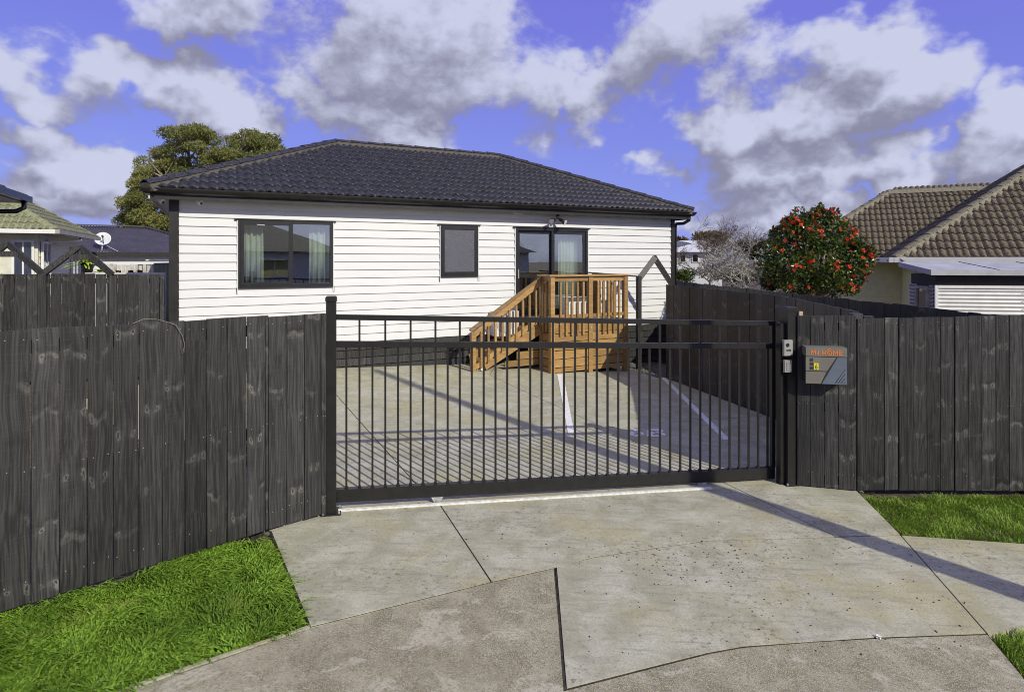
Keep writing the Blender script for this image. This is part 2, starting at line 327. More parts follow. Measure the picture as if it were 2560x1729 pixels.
# ------------------------------------------------------------------ mesh builder
ORG = {}
def root(name, label, cat, loc, group=None):
    o = bpy.data.objects.new(name, None); C.objects.link(o); o.empty_display_size = .2
    o.location = (loc[0], loc[1], loc[2] + CZ); o['label'] = label; o['category'] = cat
    if group: o['group'] = group
    ORG[o] = Vector(o.location); return o
def tag(o, label, cat, group=None):
    o['label'] = label; o['category'] = cat
    if group: o['group'] = group
    return o
def orgof(p):
    while p is not None:
        if p in ORG: return ORG[p]
        p = p.parent
    return Vector((0, 0, 0))
class Frame:
    def __init__(s, O, U, V, W=(0, 0, 1)): s.O = Vector(O); s.U = Vector(U); s.V = Vector(V); s.W = Vector(W)
    def __call__(s, u, v, w): return s.O + s.U * u + s.V * v + s.W * w
WF = Frame((0, 0, 0), (1, 0, 0), (0, 1, 0))
class MB:
    def __init__(s): s.v = []; s.f = []; s.uv = None
    def hexa(s, p):
        n = len(s.v); s.v += [Vector(a) for a in p]
        s.f += [tuple(n + i for i in q) for q in ((0, 3, 2, 1), (4, 5, 6, 7), (0, 1, 5, 4), (1, 2, 6, 5), (2, 3, 7, 6), (3, 0, 4, 7))]; return s
    def box(s, F, u0, u1, v0, v1, w0, w1):
        return s.hexa([F(u0, v0, w0), F(u1, v0, w0), F(u1, v1, w0), F(u0, v1, w0), F(u0, v0, w1), F(u1, v0, w1), F(u1, v1, w1), F(u0, v1, w1)])
    def beam(s, p, q, w, h, up=(0, 0, 1)):
        p, q = Vector(p), Vector(q); d = (q - p).normalized(); sd = d.cross(Vector(up)).normalized(); u = sd.cross(d).normalized(); a = sd * w / 2; b = u * h / 2
        return s.hexa([p - a - b, q - a - b, q + a - b, p + a - b, p - a + b, q - a + b, q + a + b, p + a + b])
    def prism(s, pts, ext):
        n = len(s.v); k = len(pts); e = Vector(ext)
        s.v += [Vector(p) for p in pts] + [Vector(p) + e for p in pts]
        s.f += [tuple(range(n + k - 1, n - 1, -1)), tuple(range(n + k, n + 2 * k))]
        for i in range(k): j = (i + 1) % k; s.f.append((n + i, n + j, n + k + j, n + k + i))
        return s
    def poly(s, pts): n = len(s.v); s.v += [Vector(p) for p in pts]; s.f.append(tuple(range(n, n + len(pts)))); return s
    def tube(s, pts, rad, k=6, cap=True):
        pts = [Vector(p) for p in pts]; n0 = len(s.v)
        for i, p in enumerate(pts):
            d = (pts[min(i + 1, len(pts) - 1)] - pts[max(i - 1, 0)]).normalized()
            a = d.orthogonal().normalized() if i == 0 else (a - d * a.dot(d)).normalized()
            b = d.cross(a); r = rad[i] if isinstance(rad, (list, tuple)) else rad
            for j in range(k): t = 2 * math.pi * j / k; s.v.append(p + (a * math.cos(t) + b * math.sin(t)) * r)
        for i in range(len(pts) - 1):
            for j in range(k): q = n0 + i * k; s.f.append((q + j, q + (j + 1) % k, q + k + (j + 1) % k, q + k + j))
        if cap: s.f.append(tuple(range(n0 + k - 1, n0 - 1, -1))); e = n0 + (len(pts) - 1) * k; s.f.append(tuple(range(e, e + k)))
        return s
    def disc(s, c, nrm, r, k=16, th=.004):
        c = Vector(c); nrm = Vector(nrm).normalized(); return s.tube([c, c + nrm * th], r, k)
    def build(s, name, m, parent=None, smooth=False, kind=None):
        off = Vector((0, 0, CZ)) - orgof(parent)
        me = bpy.data.meshes.new(name); me.from_pydata([tuple(v + off) for v in s.v], [], s.f); me.update()
        bm = bmesh.new(); bm.from_mesh(me); bmesh.ops.recalc_face_normals(bm, faces=bm.faces); bm.to_mesh(me); bm.free()
        if smooth: me.polygons.foreach_set('use_smooth', [True] * len(me.polygons))
        me.materials.append(m); o = bpy.data.objects.new(name, me); C.objects.link(o)
        if parent: o.parent = parent
        if kind: o['kind'] = kind
        return o
def raw(name, verts, faces, m, parent=None, smooth=False, kind=None):
    b = MB(); b.v = [Vector(v) for v in verts]; b.f = list(faces); off = Vector((0, 0, CZ)) - orgof(parent)
    me = bpy.data.meshes.new(name); me.from_pydata([tuple(v + off) for v in b.v], [], b.f); me.update()
    if smooth: me.polygons.foreach_set('use_smooth', [True] * len(me.polygons))
    me.materials.append(m); o = bpy.data.objects.new(name, me); C.objects.link(o)
    if parent: o.parent = parent
    if kind: o['kind'] = kind
    return o
def inst(name, me, mtx, parent, m=None):
    """mesh instance; mtx in camera-relative world space"""
    o = bpy.data.objects.new(name, me); C.objects.link(o); o.parent = parent
    o.matrix_local = Matrix.Translation(Vector((0, 0, CZ)) - orgof(parent)) @ mtx; return o
def struct(o): o['kind'] = 'structure'; return o

# ------------------------------------------------------------------ ground sheets
def inset(pts, d):
    n = len(pts); A = sum(pts[i][0] * pts[(i + 1) % n][1] - pts[(i + 1) % n][0] * pts[i][1] for i in range(n)); sg = 1 if A > 0 else -1; out = []
    for i in range(n):
        p0, p1, p2 = [Vector(pts[(i + k) % n][:2]) for k in (-1, 0, 1)]
        e1 = (p1 - p0).normalized(); e2 = (p2 - p1).normalized(); n1 = Vector((-e1.y, e1.x)) * sg; n2 = Vector((-e2.y, e2.x)) * sg
        b = n1 + n2; k = d * 2 / max(.35, b.length_squared); out.append(p1 + b * k)
    return out
def sheet(name, pts, m, dz=0, th=0, gap=0, parent=None, step=.35, kind=None, wob=0):
    P2 = [Vector(p[:2]) for p in pts]
    if gap: P2 = inset(P2, gap)
    # refine edges
    Q = []
    for i, p in enumerate(P2):
        q = P2[(i + 1) % len(P2)]; n = max(1, int((q - p).length / step))
        nr = Vector((-(q - p).y, (q - p).x)).normalized()
        for k in range(n):
            r = p.lerp(q, k / n)
            if wob and k: r += nr * wob * noise.noise(Vector((r.x * 9, r.y * 9, 3)))
            Q.append(r)
    xs = [p.x for p in Q]; ys = [p.y for p in Q]; inner = []
    x = min(xs) + step
    while x < max(xs):
        y = min(ys) + step
        while y < max(ys):
            inner.append(Vector((x, y))); y += step
        x += step
    k = len(Q)
    vs, es, fs, *_ = delaunay_2d_cdt(Q + inner, [], [list(range(k))], 1, 1e-5)
    V = [(v.x, v.y, gz(v.x, v.y) + dz) for v in vs]; F = [tuple(f) for f in fs]
    if th:
        n = len(V); used = {}
        for f in F:
            for a, b2 in zip(f, f[1:] + f[:1]): used[(a, b2)] = 1
        bnd = [(a, b2) for (a, b2) in used if (b2, a) not in used]
        mp = {}
        for a, b2 in bnd:
            for q in (a, b2):
                if q not in mp: mp[q] = len(V); V.append((V[q][0], V[q][1], V[q][2] - th))
            F.append((b2, a, mp[a], mp[b2]))
    return raw(name, V, F, m, parent, kind=kind)

# far terrain (one sheet to the horizon)
def terrain():
    xs = sorted(set([-600, -300, -150, -80, -40, -20] + [x * 1.5 - 9 for x in range(13)] + [20, 40, 80, 150, 300, 600]))
    ys = sorted(set([-300, -150, -80, -40, -20] + [y * 1.5 - 4 for y in range(15)] + [25, 40, 80, 150, 300, 600, 900]))
    V = [(x, y, gz(x, y) - .055) for y in ys for x in xs]; n = len(xs)
    F = [(j * n + i, j * n + i + 1, (j + 1) * n + i + 1, (j + 1) * n + i) for j in range(len(ys) - 1) for i in range(n - 1)]
    return struct(raw('ground', V, F, M_SOIL))
terrain()

# house frame
TH = R(26.4); HD = Vector((math.cos(TH), math.sin(TH), 0)); HN = Vector((-math.sin(TH), math.cos(TH), 0))
H = Frame((-5.80, 10.237, 0), HD, HN)
HL, HW = 10.98, 6.54

g2 = lambda x, y: GP(x, y).xy
wl = lambda u, v=-.03: H(u, v, 0).xy
J1 = [(836, 981), (962, 1122)]
driveS = [
    ('far left', [g2(962, 1122), g2(836, 981), wl(2.0), wl(.05), (-6.2, 8.5), (-4.3, 7.0), (-3.0, 7.1), g2(843, 1136)]),
    ('gate left', [g2(962, 1122), g2(843, 1136), (-3.0, 7.1), (-2.6, 5.4), (-2.06, 4.98), g2(677, 1327), g2(775, 1565), g2(1228, 1453), g2(1098, 1258), g2(1037, 1205)]),
    ('far middle', [g2(836, 981), g2(962, 1122), g2(1511, 1068), g2(1224, 937), wl(6.1), wl(2.0)]),
    ('gate middle', [g2(962, 1122), g2(1037, 1205), g2(1098, 1258), g2(1228, 1453), g2(1387, 1418), g2(1481, 1392), g2(1579, 1377), g2(1771, 1350), g2(2000, 1344), g2(2090, 1341), g2(1783, 1193), g2(1511, 1068)]),
    ('far right', [g2(1224, 937), g2(1511, 1068), g2(1898, 1040), g2(1934, 1028), g2(1664, 945), g2(1650, 946), g2(1577, 921), wl(8.7), wl(6.1)]),
    ('gate right', [g2(1511, 1068), g2(1783, 1193), g2(2090, 1341), g2(2252, 1336), g2(2141, 1225), (3.62, 6.15), (4.10, 9.0), g2(1934, 1028), g2(1898, 1040)]),
]
drv = bpy.data.objects.new('driveway', None); C.objects.link(drv); drv['kind'] = 'structure'; ORG[drv] = Vector((0, 0, 0))
M_DIRT = mat('joint_dirt', col=(.035, .03, .022), rough=.95, var=.4, vscale=30)
for _, p in driveS: sheet('slab', p, M_CONC, 0, .05, .006, drv); sheet('joint_dirt', p, M_DIRT, -.006, 0, 0, drv)
slabB = [g2(1389, 1416), g2(1481, 1392), g2(1579, 1377), g2(1771, 1350), g2(2000, 1344), g2(2252, 1336), g2(2470, 1583), g2(2186, 1593), g2(1860, 1615), g2(1771, 1631), g2(1600, 1674), g2(1413, 1722), g2(1400, 1560)]
sheet('slab', slabB, M_CONC, 0, .05, .010, drv); sheet('joint_dirt', slabB, M_DIRT, -.006, 0, 0, drv)
fpath = bpy.data.objects.new('footpath', None); C.objects.link(fpath); fpath['kind'] = 'structure'; ORG[fpath] = Vector((0, 0, 0))
sheet('slab', [g2(2252, 1336), g2(2560, 1357), g2(2960, 1378), g2(2960, 1535), g2(2560, 1564), g2(2470, 1583)], M_CONC, -.004, .10, .004, fpath)
OLDP = [g2(772, 1568), g2(1000, 1510), g2(1228, 1453), g2(1387, 1418), g2(1400, 1560), g2(1413, 1722), g2(1600, 1674), g2(1771, 1631), g2(1860, 1615), g2(2186, 1593), g2(2470, 1583), g2(2560, 1690), g2(2800, 2100), (3.6, 1.2), (-3.6, 1.2), g2(-500, 2000), g2(302, 1729)]
sheet('slab', OLDP, M_OLD, -.0005, .05, .010, fpath, wob=.010); sheet('joint_dirt', OLDP, M_DIRT, -.0065, 0, 0, fpath)
M_ASPH = mat('asphalt', col=(.05, .05, .05), rough=.9, var=.3, vscale=60, bump=.4)
struct(raw('road', [(-80, -9, gz(-9, -4)), (80, -9, gz(9, -4)), (80, 1.0, gz(9, 1) - .03), (-80, 1.0, gz(-9, 1) - .03)], [(0, 1, 2, 3)], M_ASPH))
# concrete mowing edge between lawn and old path
ke = MB(); pts = [GP(774, 1562), GP(540, 1641), GP(302, 1722), GP(-500, 1990)]
for a, b2 in zip(pts, pts[1:]): ke.beam(a + Vector((0, .0, -.045)), b2 + Vector((0, .0, -.045)), .022, .085)
struct(ke.build('mowing_edge', M_CONC))
# gravel bed between deck and side fence
sheet('gravel_bed', [g2(1579, 919), g2(1650, 944), g2(1664, 943), (3.4, 12.3), (4.4, 14.6), wl(10.5), wl(8.72)], M_GRAVEL, -.03, 0, 0, kind='structure')
def scatter_stones(name, pts, m, smin, smax, label, cat, seed=3):
    r = random.Random(seed); b = MB()
    for p in pts:
        s = r.uniform(smin, smax); k = [Vector((r.uniform(.6, 1.2) * s * math.cos(t), r.uniform(.6, 1.2) * s * math.sin(t), 0)) for t in (0, 1.05, 2.1, 3.14, 4.2, 5.2)]
        n = len(b.v); b.v += [p + q for q in k] + [p + q * .55 + Vector((0, 0, s * r.uniform(.5, .9))) for q in k]
        for i in range(6): j = (i + 1) % 6; b.f.append((n + i, n + j, n + 6 + j, n + 6 + i))
        b.f.append(tuple(range(n + 6, n + 12)))
    o = b.build(name, m, kind='stuff'); return tag(o, label, cat)
def in_poly(x, y, P):
    c = False; n = len(P)
    for i in range(n):
        x1, y1 = P[i][0], P[i][1]; x2, y2 = P[(i + 1) % n][0], P[(i + 1) % n][1]
        if (y1 > y) != (y2 > y) and x < (x2 - x1) * (y - y1) / (y2 - y1) + x1: c = not c
    return c
def rpts(P, n, seed, dz=0):
    r = random.Random(seed); xs = [p[0] for p in P]; ys = [p[1] for p in P]; out = []
    while len(out) < n:
        x, y = r.uniform(min(xs), max(xs)), r.uniform(min(ys), max(ys))
        if in_poly(x, y, P): out.append(Vector((x, y, gz(x, y) + dz)))
    return out
GBED = [g2(1579, 919), g2(1650, 944), (3.2, 12.3), (4.2, 14.4), wl(10.3, -.1), wl(8.75, -.1)]
scatter_stones('gravel', rpts(GBED, 2600, 4, -.03), mat('gravel_stone', col=(.09, .083, .072), rough=.7, var=.6, vscale=30), .012, .034, 'dark loose gravel between the deck and the side fence', 'gravel')
CR = []
rr = random.Random(12)
for _ in range(230):
    px, py = rr.uniform(1420, 2440), rr.uniform(1340, 1640)
    if rr.random() < .45: px, py = rr.gauss(1780, 150), rr.gauss(1400, 28)
    if py > 1722 - (px - 1413) * .21 + 0 and px < 1900: continue
    q = GP(px, py); q.z += 0; CR.append(q)
for _ in range(60): CR.append(GP(rr.uniform(1150, 2500), rr.uniform(1600, 1725)) + Vector((0, 0, -.012)))
for _ in range(40): CR.append(GP(rr.uniform(780, 1900), rr.uniform(1250, 1400)))
scatter_stones('asphalt_crumbs', CR, M_PLASTICB, .0025, .008, 'tiny black asphalt crumbs strewn over the pale crossing slab', 'crumbs', 5)

# ------------------------------------------------------------------ fences
NAIL = mat('bright_nail_heads', col=(.36, .35, .32), rough=.4, metal=.3, var=.1)
def fence(name, label, path, tops, bw=.15, gap=.004, side=1, group=None, seed=1, nails=True, rails=True, jit=.004, mtl=None, bottom=.012, widths=None, capstrip=False, skipbed=False):
    """path: ground XY points; tops: top height at each point; side=+1 puts rails behind (left of travel)."""
    r = random.Random(seed); m = mtl or M_FENCE
    P = [Vector((p[0], p[1], 0)) for p in path]
    rt = root(name, label, 'fence', (P[0].x, P[0].y, gz(P[0].x, P[0].y)), group)
    nl = MB(); wi = 0
    for i in range(len(P) - 1):
        a, b2 = P[i], P[i + 1]; Ln = (b2 - a).length; d = (b2 - a).normalized(); nv = Vector((-d.y, d.x, 0)) * side
        F = Frame(a, d, nv); s = 0
        while s < Ln - .02:
            w = (widths[wi % len(widths)] if widths else bw * r.uniform(.985, 1.01)); wi += 1
            e = min(s + w, Ln); g = gap * r.uniform(.6, 1.6)
            mid = F((s + e) / 2, 0, 0); t = (s + e) / 2 / Ln; zt = tops[i] * (1 - t) + tops[i + 1] * t + r.uniform(-jit, jit)
            zb = gz(mid.x, mid.y) + bottom + r.uniform(-jit, jit) * .6; v = r.uniform(-.004, .004); tl = r.uniform(-.003, .003)
            q = [F(s + g / 2, v, zb), F(e - g / 2, v + tl, zb), F(e - g / 2, v + .02, zb), F(s + g / 2, v + .02, zb)]
            q += [p + d * r.uniform(-.002, .002) for p in [F(s + g / 2, v + tl, zt), F(e - g / 2, v, zt), F(e - g / 2, v + .02, zt), F(s + g / 2, v + .02, zt)]]
            bo = MB().hexa(q).build('board', m, rt); ul = bo.data.uv_layers.new(name='UVMap'); o0 = orgof(rt)
            for lp in bo.data.loops:
                cv = bo.data.vertices[lp.vertex_index].co + o0; uu = (Vector((cv.x, cv.y, 0)) - a).dot(d); ul.data[lp.index].uv = (.02 + .96 * min(1, max(0, (uu - s) / w)), cv.z)
            if nails:
                for zz in (zt - .06, (zt + zb) / 2 - .02, zb + .14):
                    for uu in (s + w * .18, s + w * .82):
                        if r.random() < .3: continue
                        c = F(min(uu + r.uniform(-.01, .01), e - .015), v - .0015, zz + r.uniform(-.012, .012)); nl.box(Frame(c, d, nv), -.0028, .0028, -.002, .004, -.0028, .0028)
            s += w
        if rails:
            for fr in (.97, .5, .08):
                def rp(u, t):
                    p = F(u, .0475, 0); zt = tops[i] * (1 - t) + tops[i + 1] * t; zb = gz(p.x, p.y); p.z = zb + (zt - zb) * fr - .06; return p
                MB().beam(rp(-.0, 0), rp(Ln, 1), .045, .085).build('rail', m, rt)
            n = max(1, round(Ln / 2.2))
            for k in range(n + 1):
                u = Ln * k / n; p = F(min(max(u, .06), Ln - .06), .125, 0); zt = (tops[i] * (1 - k / n) + tops[i + 1] * k / n) - .05
                MB().box(Frame(p, d, nv), -.05, .05, -.05, .05, gz(p.x, p.y) - .05, zt).build('post', m, rt)
    if nails and nl.v: nl.build('nail_heads', NAIL, rt, kind='stuff')
    return rt
LF0, LF1 = GP(0, 1542), GP(672, 1331)
dlf = (LF1 - LF0).normalized(); LFs = LF0 - dlf * 1.35
LFe = GP(817, 1290)
fence('board_fence', 'black board fence beside the long lush lawn, with a loose cable over its top', [LFs.xy, LF1.xy, LFe.xy], [zat(826, LF0.y) + .01, zat(790, LF1.y), zat(784, LFe.y)], bw=.150, gap=.0065, seed=11, jit=.006, bottom=.03)
# fence joining the house's far corner, carrying the twin gable frames
FDa, FDb = Vector((-8.25, 9.05)), Vector((-5.86, 10.12))
fence('board_fence', 'black board fence under the twin timber gable frames, butting the white house corner', [FDa, FDb], [-.215, -.255], bw=.150, gap=.006, seed=5, jit=.008)
# short panel with the letterbox, then the street fence on the right
PRb = GP(1976, 1212)
FMa = GP(1993, 1214); FMb = GP(2141, 1228)
fence('board_fence', 'short black fence panel behind the letterbox, next to the gate post with keypad', [FMa.xy, FMb.xy], [zat(789, FMa.y), zat(789, FMb.y)], seed=21, widths=[.125, .14, .135, .17], jit=.001, gap=.007)
FRa = GP(2143, 1227.5); FRb = GP(2560, 1229); FRd = (FRb - FRa).normalized()
FRe = FRa + FRd * 4.2
fence('board_fence', 'black board fence standing behind the short sunny lawn beside the footpath', [FRa.xy, FRe.xy], [zat(797, FRa.y), zat(797, FRa.y) + .06], seed=31, bw=.152, gap=.008, jit=.004)
cp = root('corner_post', 'square black timber post at the corner where letterbox panel meets street fence', 'post', FMb)
MB().box(Frame(FMb + Vector((.03, .07, 0)), (1, 0, 0), (0, 1, 0)), -.05, .05, -.05, .05, -.05 - .0, zat(784, FMb.y) - FMb.z).build('shaft', M_FENCE, cp)
# drive side fence (two runs) and the fence beyond the access strip
FBa = Vector((FMb.x + .06, FMb.y + .10)); FBb = Vector((4.08, 9.10)); FAe = GP(1664, 944).xy
fence('board_fence', 'dark board fence bounding the drive, from the letterbox corner back to the gravel bed', [FBa, FBb, FAe], [-.545, -.552, zat(711, FAe.y)], seed=41, bw=.152, gap=.002, side=-1, nails=False, jit=.004)
FC = [Vector((5.42, 6.45)), Vector((4.75, 12.9)), Vector((4.3, 17.5))]
fence('board_fence', 'dark board fence in front of the flowering camellia, beyond the drive fence', FC, [-.62, -.60, -.58], seed=51, bw=.152, gap=.003, side=-1, nails=False, jit=.01)

# twin gable frames on the left fence
def gable(name, label, parts):
    rt = root('decorative_gable', label, 'gable', parts[0][0] - Vector((0, 0, .0)), None)
    for (p, q, nm) in parts: MB().beam(p, q, .088, .05, (0, -1, .01)).build(nm, M_FENCE, rt)
    return rt
def fdp(px, py):   # point on the plane just in front of fence D
    k = (px - PCX) / FPX; d = (FDb - FDa).normalized(); o = FDa + Vector((d.y, -d.x)) * .03
    t = (k * o.y - o.x) / (d.x - k * d.y); p = o + d * t; return Vector((p.x, p.y, zat(py, p.y)))
gable('gable_frame', 'black timber gable frame above the fence, in front of the curtained cream house', [(fdp(-72, 684), fdp(18, 608), 'rafter'), (fdp(18, 608), fdp(106, 684), 'rafter'), (fdp(-14, 635), fdp(46, 635), 'tie_beam')])
gable('gable_frame', 'black timber gable frame above the fence, in front of the green strappy plant', [(fdp(108, 684), fdp(198, 616), 'rafter'), (fdp(198, 616), fdp(281, 687), 'rafter'), (fdp(174, 642), fdp(222, 642), 'tie_beam')])
fpst = root('fence_post', 'black post between the two timber gable frames', 'post', Vector((*fdp(106, 684).xy, gz(*fdp(106, 684).xy))))
q = fdp(106, 690); MB().box(Frame(Vector((q.x, q.y, 0)), HD, HN), -.05, .05, -.04, .012, gz(q.x, q.y), q.z + .03).build('shaft', M_FENCE, fpst)
fpst = root('fence_post', 'black post under the outer foot of the gable frame nearest the white house', 'post', Vector((*fdp(281, 684).xy, gz(*fdp(281, 684).xy))))
q = fdp(283, 690); MB().box(Frame(Vector((q.x, q.y, 0)), HD, HN), -.05, .05, -.04, .012, gz(q.x, q.y), q.z + .01).build('shaft', M_FENCE, fpst)
# gable arch by the deck
gpost = GP(1597, 921); Ya = gpost.y
rt = root('gable_arch', 'black timber gable arch on a slim post between the deck and the side fence', 'arch', gpost)
MB().box(Frame(gpost, HD, HN), -.045, .045, -.045, .045, -.05, zat(690, Ya) - gpost.z).build('post', M_FENCE, rt)
MB().beam(PX(1594, 702, Ya), PX(1638, 643, Ya + .2), .12, .05, (0, -1, .01)).build('rafter', M_FENCE, rt)
MB().beam(PX(1634, 641, Ya + .2), PX(1680, 712, Ya + .4), .12, .05, (0, -1, .01)).build('rafter', M_FENCE, rt)
MB().beam(PX(1626, 656, Ya + .16), PX(1646, 657, Ya + .24), .04, .03, (0, -1, .01)).build('tie_beam', M_FENCE, rt)
q0, q1 = H(7.75, -1.0, -.30), PX(1596, 691, Ya); MB().beam(q0 + Vector((0, .0, .02)), q1, .05, .03).build('tie_rail', M_FENCE, rt)

# ------------------------------------------------------------------ the white house
house = root('white_house', 'single-storey white weatherboard house with dark tiled hip roof and timber deck', 'house', H(0, 0, gz(-5.8, 10.2)))
BS = .155; ZT, ZB = 1.06, -1.60      # cladding top and bottom
OPEN = [('window', 1.03, 2.66, -.50, .70), ('window', 4.82, 5.65, -.345, .705), ('door', 6.55, 8.42, -1.26, .69)]
wall = MB()
# backing wall cut round the openings
us = sorted(set([0, HL] + [o[1] for o in OPEN] + [o[2] for o in OPEN]))
for a, b2 in zip(us, us[1:]):
    op = [o for o in OPEN if o[1] <= a and b2 <= o[2]]
    if op: wall.box(H, a, b2, 0, .10, ZB, op[0][3]).box(H, a, b2, 0, .10, op[0][4], ZT)
    else: wall.box(H, a, b2, 0, .10, ZB, ZT)
wall.box(H, 0, .10, .10, HW, ZB, ZT).box(H, HL - .1, HL, .10, HW, ZB, ZT).box(H, .1, HL - .1, HW - .1, HW, ZB, ZT)
wallo = wall.build('wall', M_WHITE, house)
nb = int((ZT - ZB) / BS) + 1
for k in range(nb):
    z0 = ZB + k * BS; z1 = min(z0 + BS + .012, ZT + .02)
    segs = [(.105, HL - .06)]
    for (_, a, b2, oz0, oz1) in OPEN:
        if z0 < oz1 + .01 and z1 > oz0 - .01:
            cut0, cut1 = a - .02, b2 + .02; ns = []
            for s0, s1 in segs:
                if s1 <= cut0 or s0 >= cut1: ns.append((s0, s1)); continue
                if (z0 < oz0 - .03): ns.append((s0, s1)); continue
                if s0 < cut0: ns.append((s0, cut0))
                if s1 > cut1: ns.append((cut1, s1))
            segs = ns
    zlo = z0 + .004
    for s0, s1 in segs:
        top = z1
        for (_, a, b2, oz0, oz1) in OPEN:       # course that runs under a sill stops at the sill
            if z0 < oz0 - .03 < z1 and s0 < a and s1 > b2: top = min(top, max(oz0 - .012, z0 + .03)) if False else top
        b = MB(); b.hexa([H(s0, -.033, zlo), H(s1, -.033, zlo), H(s1, -.002, zlo), H(s0, -.002, zlo), H(s0, -.006, top), H(s1, -.006, top), H(s1, -.002, top), H(s0, -.002, top)])
        b.build('weatherboard', M_WHITE, wallo)
# corner trims, baseboards
for u0, u1 in ((-.045, .10), (HL - .055, HL + .045)):
    MB().box(H, u0, u1, -.05, .10, -2.62, ZT).build('corner_trim', M_TRIM, house)
zb = ZB - .008; k = 0
M_BASEB = mat('dark_grey_baseboard', wood_black, col=(.05, .05, .05), objvar=.01, rough=.6)
while zb > -2.7:
    for s0, s1 in ((.11, 3.3), (3.305, 6.4), (6.405, HL - .06)):
        p = H((s0 + s1) / 2, 0, 0)
        lo = min(gz(*H(s0, 0, 0).xy), gz(*H(s1, 0, 0).xy))
        if zb > lo - .02: MB().box(H, s0, s1, -.012, .012, zb - .138, zb).build('baseboard', M_BASEB, house)
    zb -= .153
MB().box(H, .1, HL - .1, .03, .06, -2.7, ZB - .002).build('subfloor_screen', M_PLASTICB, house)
# soffit, fascia, gutter
OV = .30; ZS = 1.02; ZF = 1.14
sf = MB()
for a in ((-OV, HL + OV, -OV, -.052), (-OV, -.052, -.05, HW + .05), (HL + .052, HL + OV, -.05, HW + .05), (-OV, HL + OV, HW + .052, HW + OV)): sf.box(H, a[0], a[1], a[2], a[3], ZS, ZS + .012)
sf.build('soffit', M_SOFFIT, house)
for a in ((-OV, HL + OV, -OV - .02, -OV - .001), (-OV, HL + OV, HW + OV, HW + OV + .02)): MB().box(H, a[0], a[1], a[2], a[3], ZS - .03, ZF + .02).build('fascia', M_TRIM, house)
for a in ((-OV - .02, -OV - .001), (HL + OV + .001, HL + OV + .02)): MB().box(H, a[0], a[1], -OV - .019, HW + OV, ZS - .028, ZF + .02).build('fascia', M_SOFFIT if a[0] < 0 else M_TRIM, house)
# gutter profile swept along the eaves
GP2 = [(0, .075), (0, -.035), (-.045, -.035), (-.075, -.015), (-.085, .02), (-.105, .045), (-.105, .062), (-.095, .062), (-.075, .03), (-.065, -.02), (-.012, -.02), (-.012, .075)]
def gutter(a0, a1, side):
    b = MB(); n = len(GP2)
    for end in (0, 1):
        for (o, z) in GP2:
            if side == 'front': p = H((a0 + (-(-o) if end == 0 else -o)) if end == 0 else a1 - o, -OV - .021 + o, ZF + z - .03)
            else: p = H(-OV - .021 + o if side == 'left' else HL + OV + .021 - o, a0 + o if end == 0 else a1, ZF + z - .03)
            b.v.append(p)
    for i in range(n): j = (i + 1) % n; b.f.append((i, j, n + j, n + i))
    b.f.append(tuple(range(n))); b.f.append(tuple(range(2 * n - 1, n - 1, -1)))
    return b.build('gutter', M_GUT, house)
gutter(-OV - .02, HL + OV + .02, 'front'); gutter(-OV - .02, HW + OV, 'left'); gutter(-OV - .02, HW + OV, 'right')
dp = [H(HL + OV + .03, -.25, ZF - .06), H(HL + OV + .03, -.25, ZF - .16), H(HL + .24, -.15, ZF - .24), H(HL + .09, -.05, ZF - .25), H(HL + .09, -.01, ZF - .36), H(HL + .09, -.01, -2.5)]
MB().tube(dp, .04, 10).build('downpipe', M_GUT, house, True)

# ---- tiled roofs
def tile_mesh(name, w, c, amp, lip, m, nseg=12, rolls=2):
    V, F, UV = [], [], []
    xs = [w * i / nseg for i in range(nseg + 1)]
    def h(x): 
        ph = (x / w * rolls) % 1.0
        return amp * (.5 - .5 * math.cos(2 * math.pi * ph)) ** .8
    for row, (y, dz) in enumerate(((0, -.006), (0, lip), (c + .05, .004))):
        for x in xs: V.append((x, y, h(x) + dz)); UV.append((x / w, 0 if row < 2 else 1))
    n = nseg + 1
    for r_ in range(2):
        for i in range(nseg): F.append((r_ * n + i, r_ * n + i + 1, (r_ + 1) * n + i + 1, (r_ + 1) * n + i))
    me = bpy.data.meshes.new(name); me.from_pydata(V, [], F); me.update()
    ul = me.uv_layers.new(name='UVMap')
    for p in me.polygons:
        for li in p.loop_indices: ul.data[li].uv = UV[me.loops[li].vertex_index]
        p.use_smooth = p.index >= nseg
    me.materials.append(m); return me
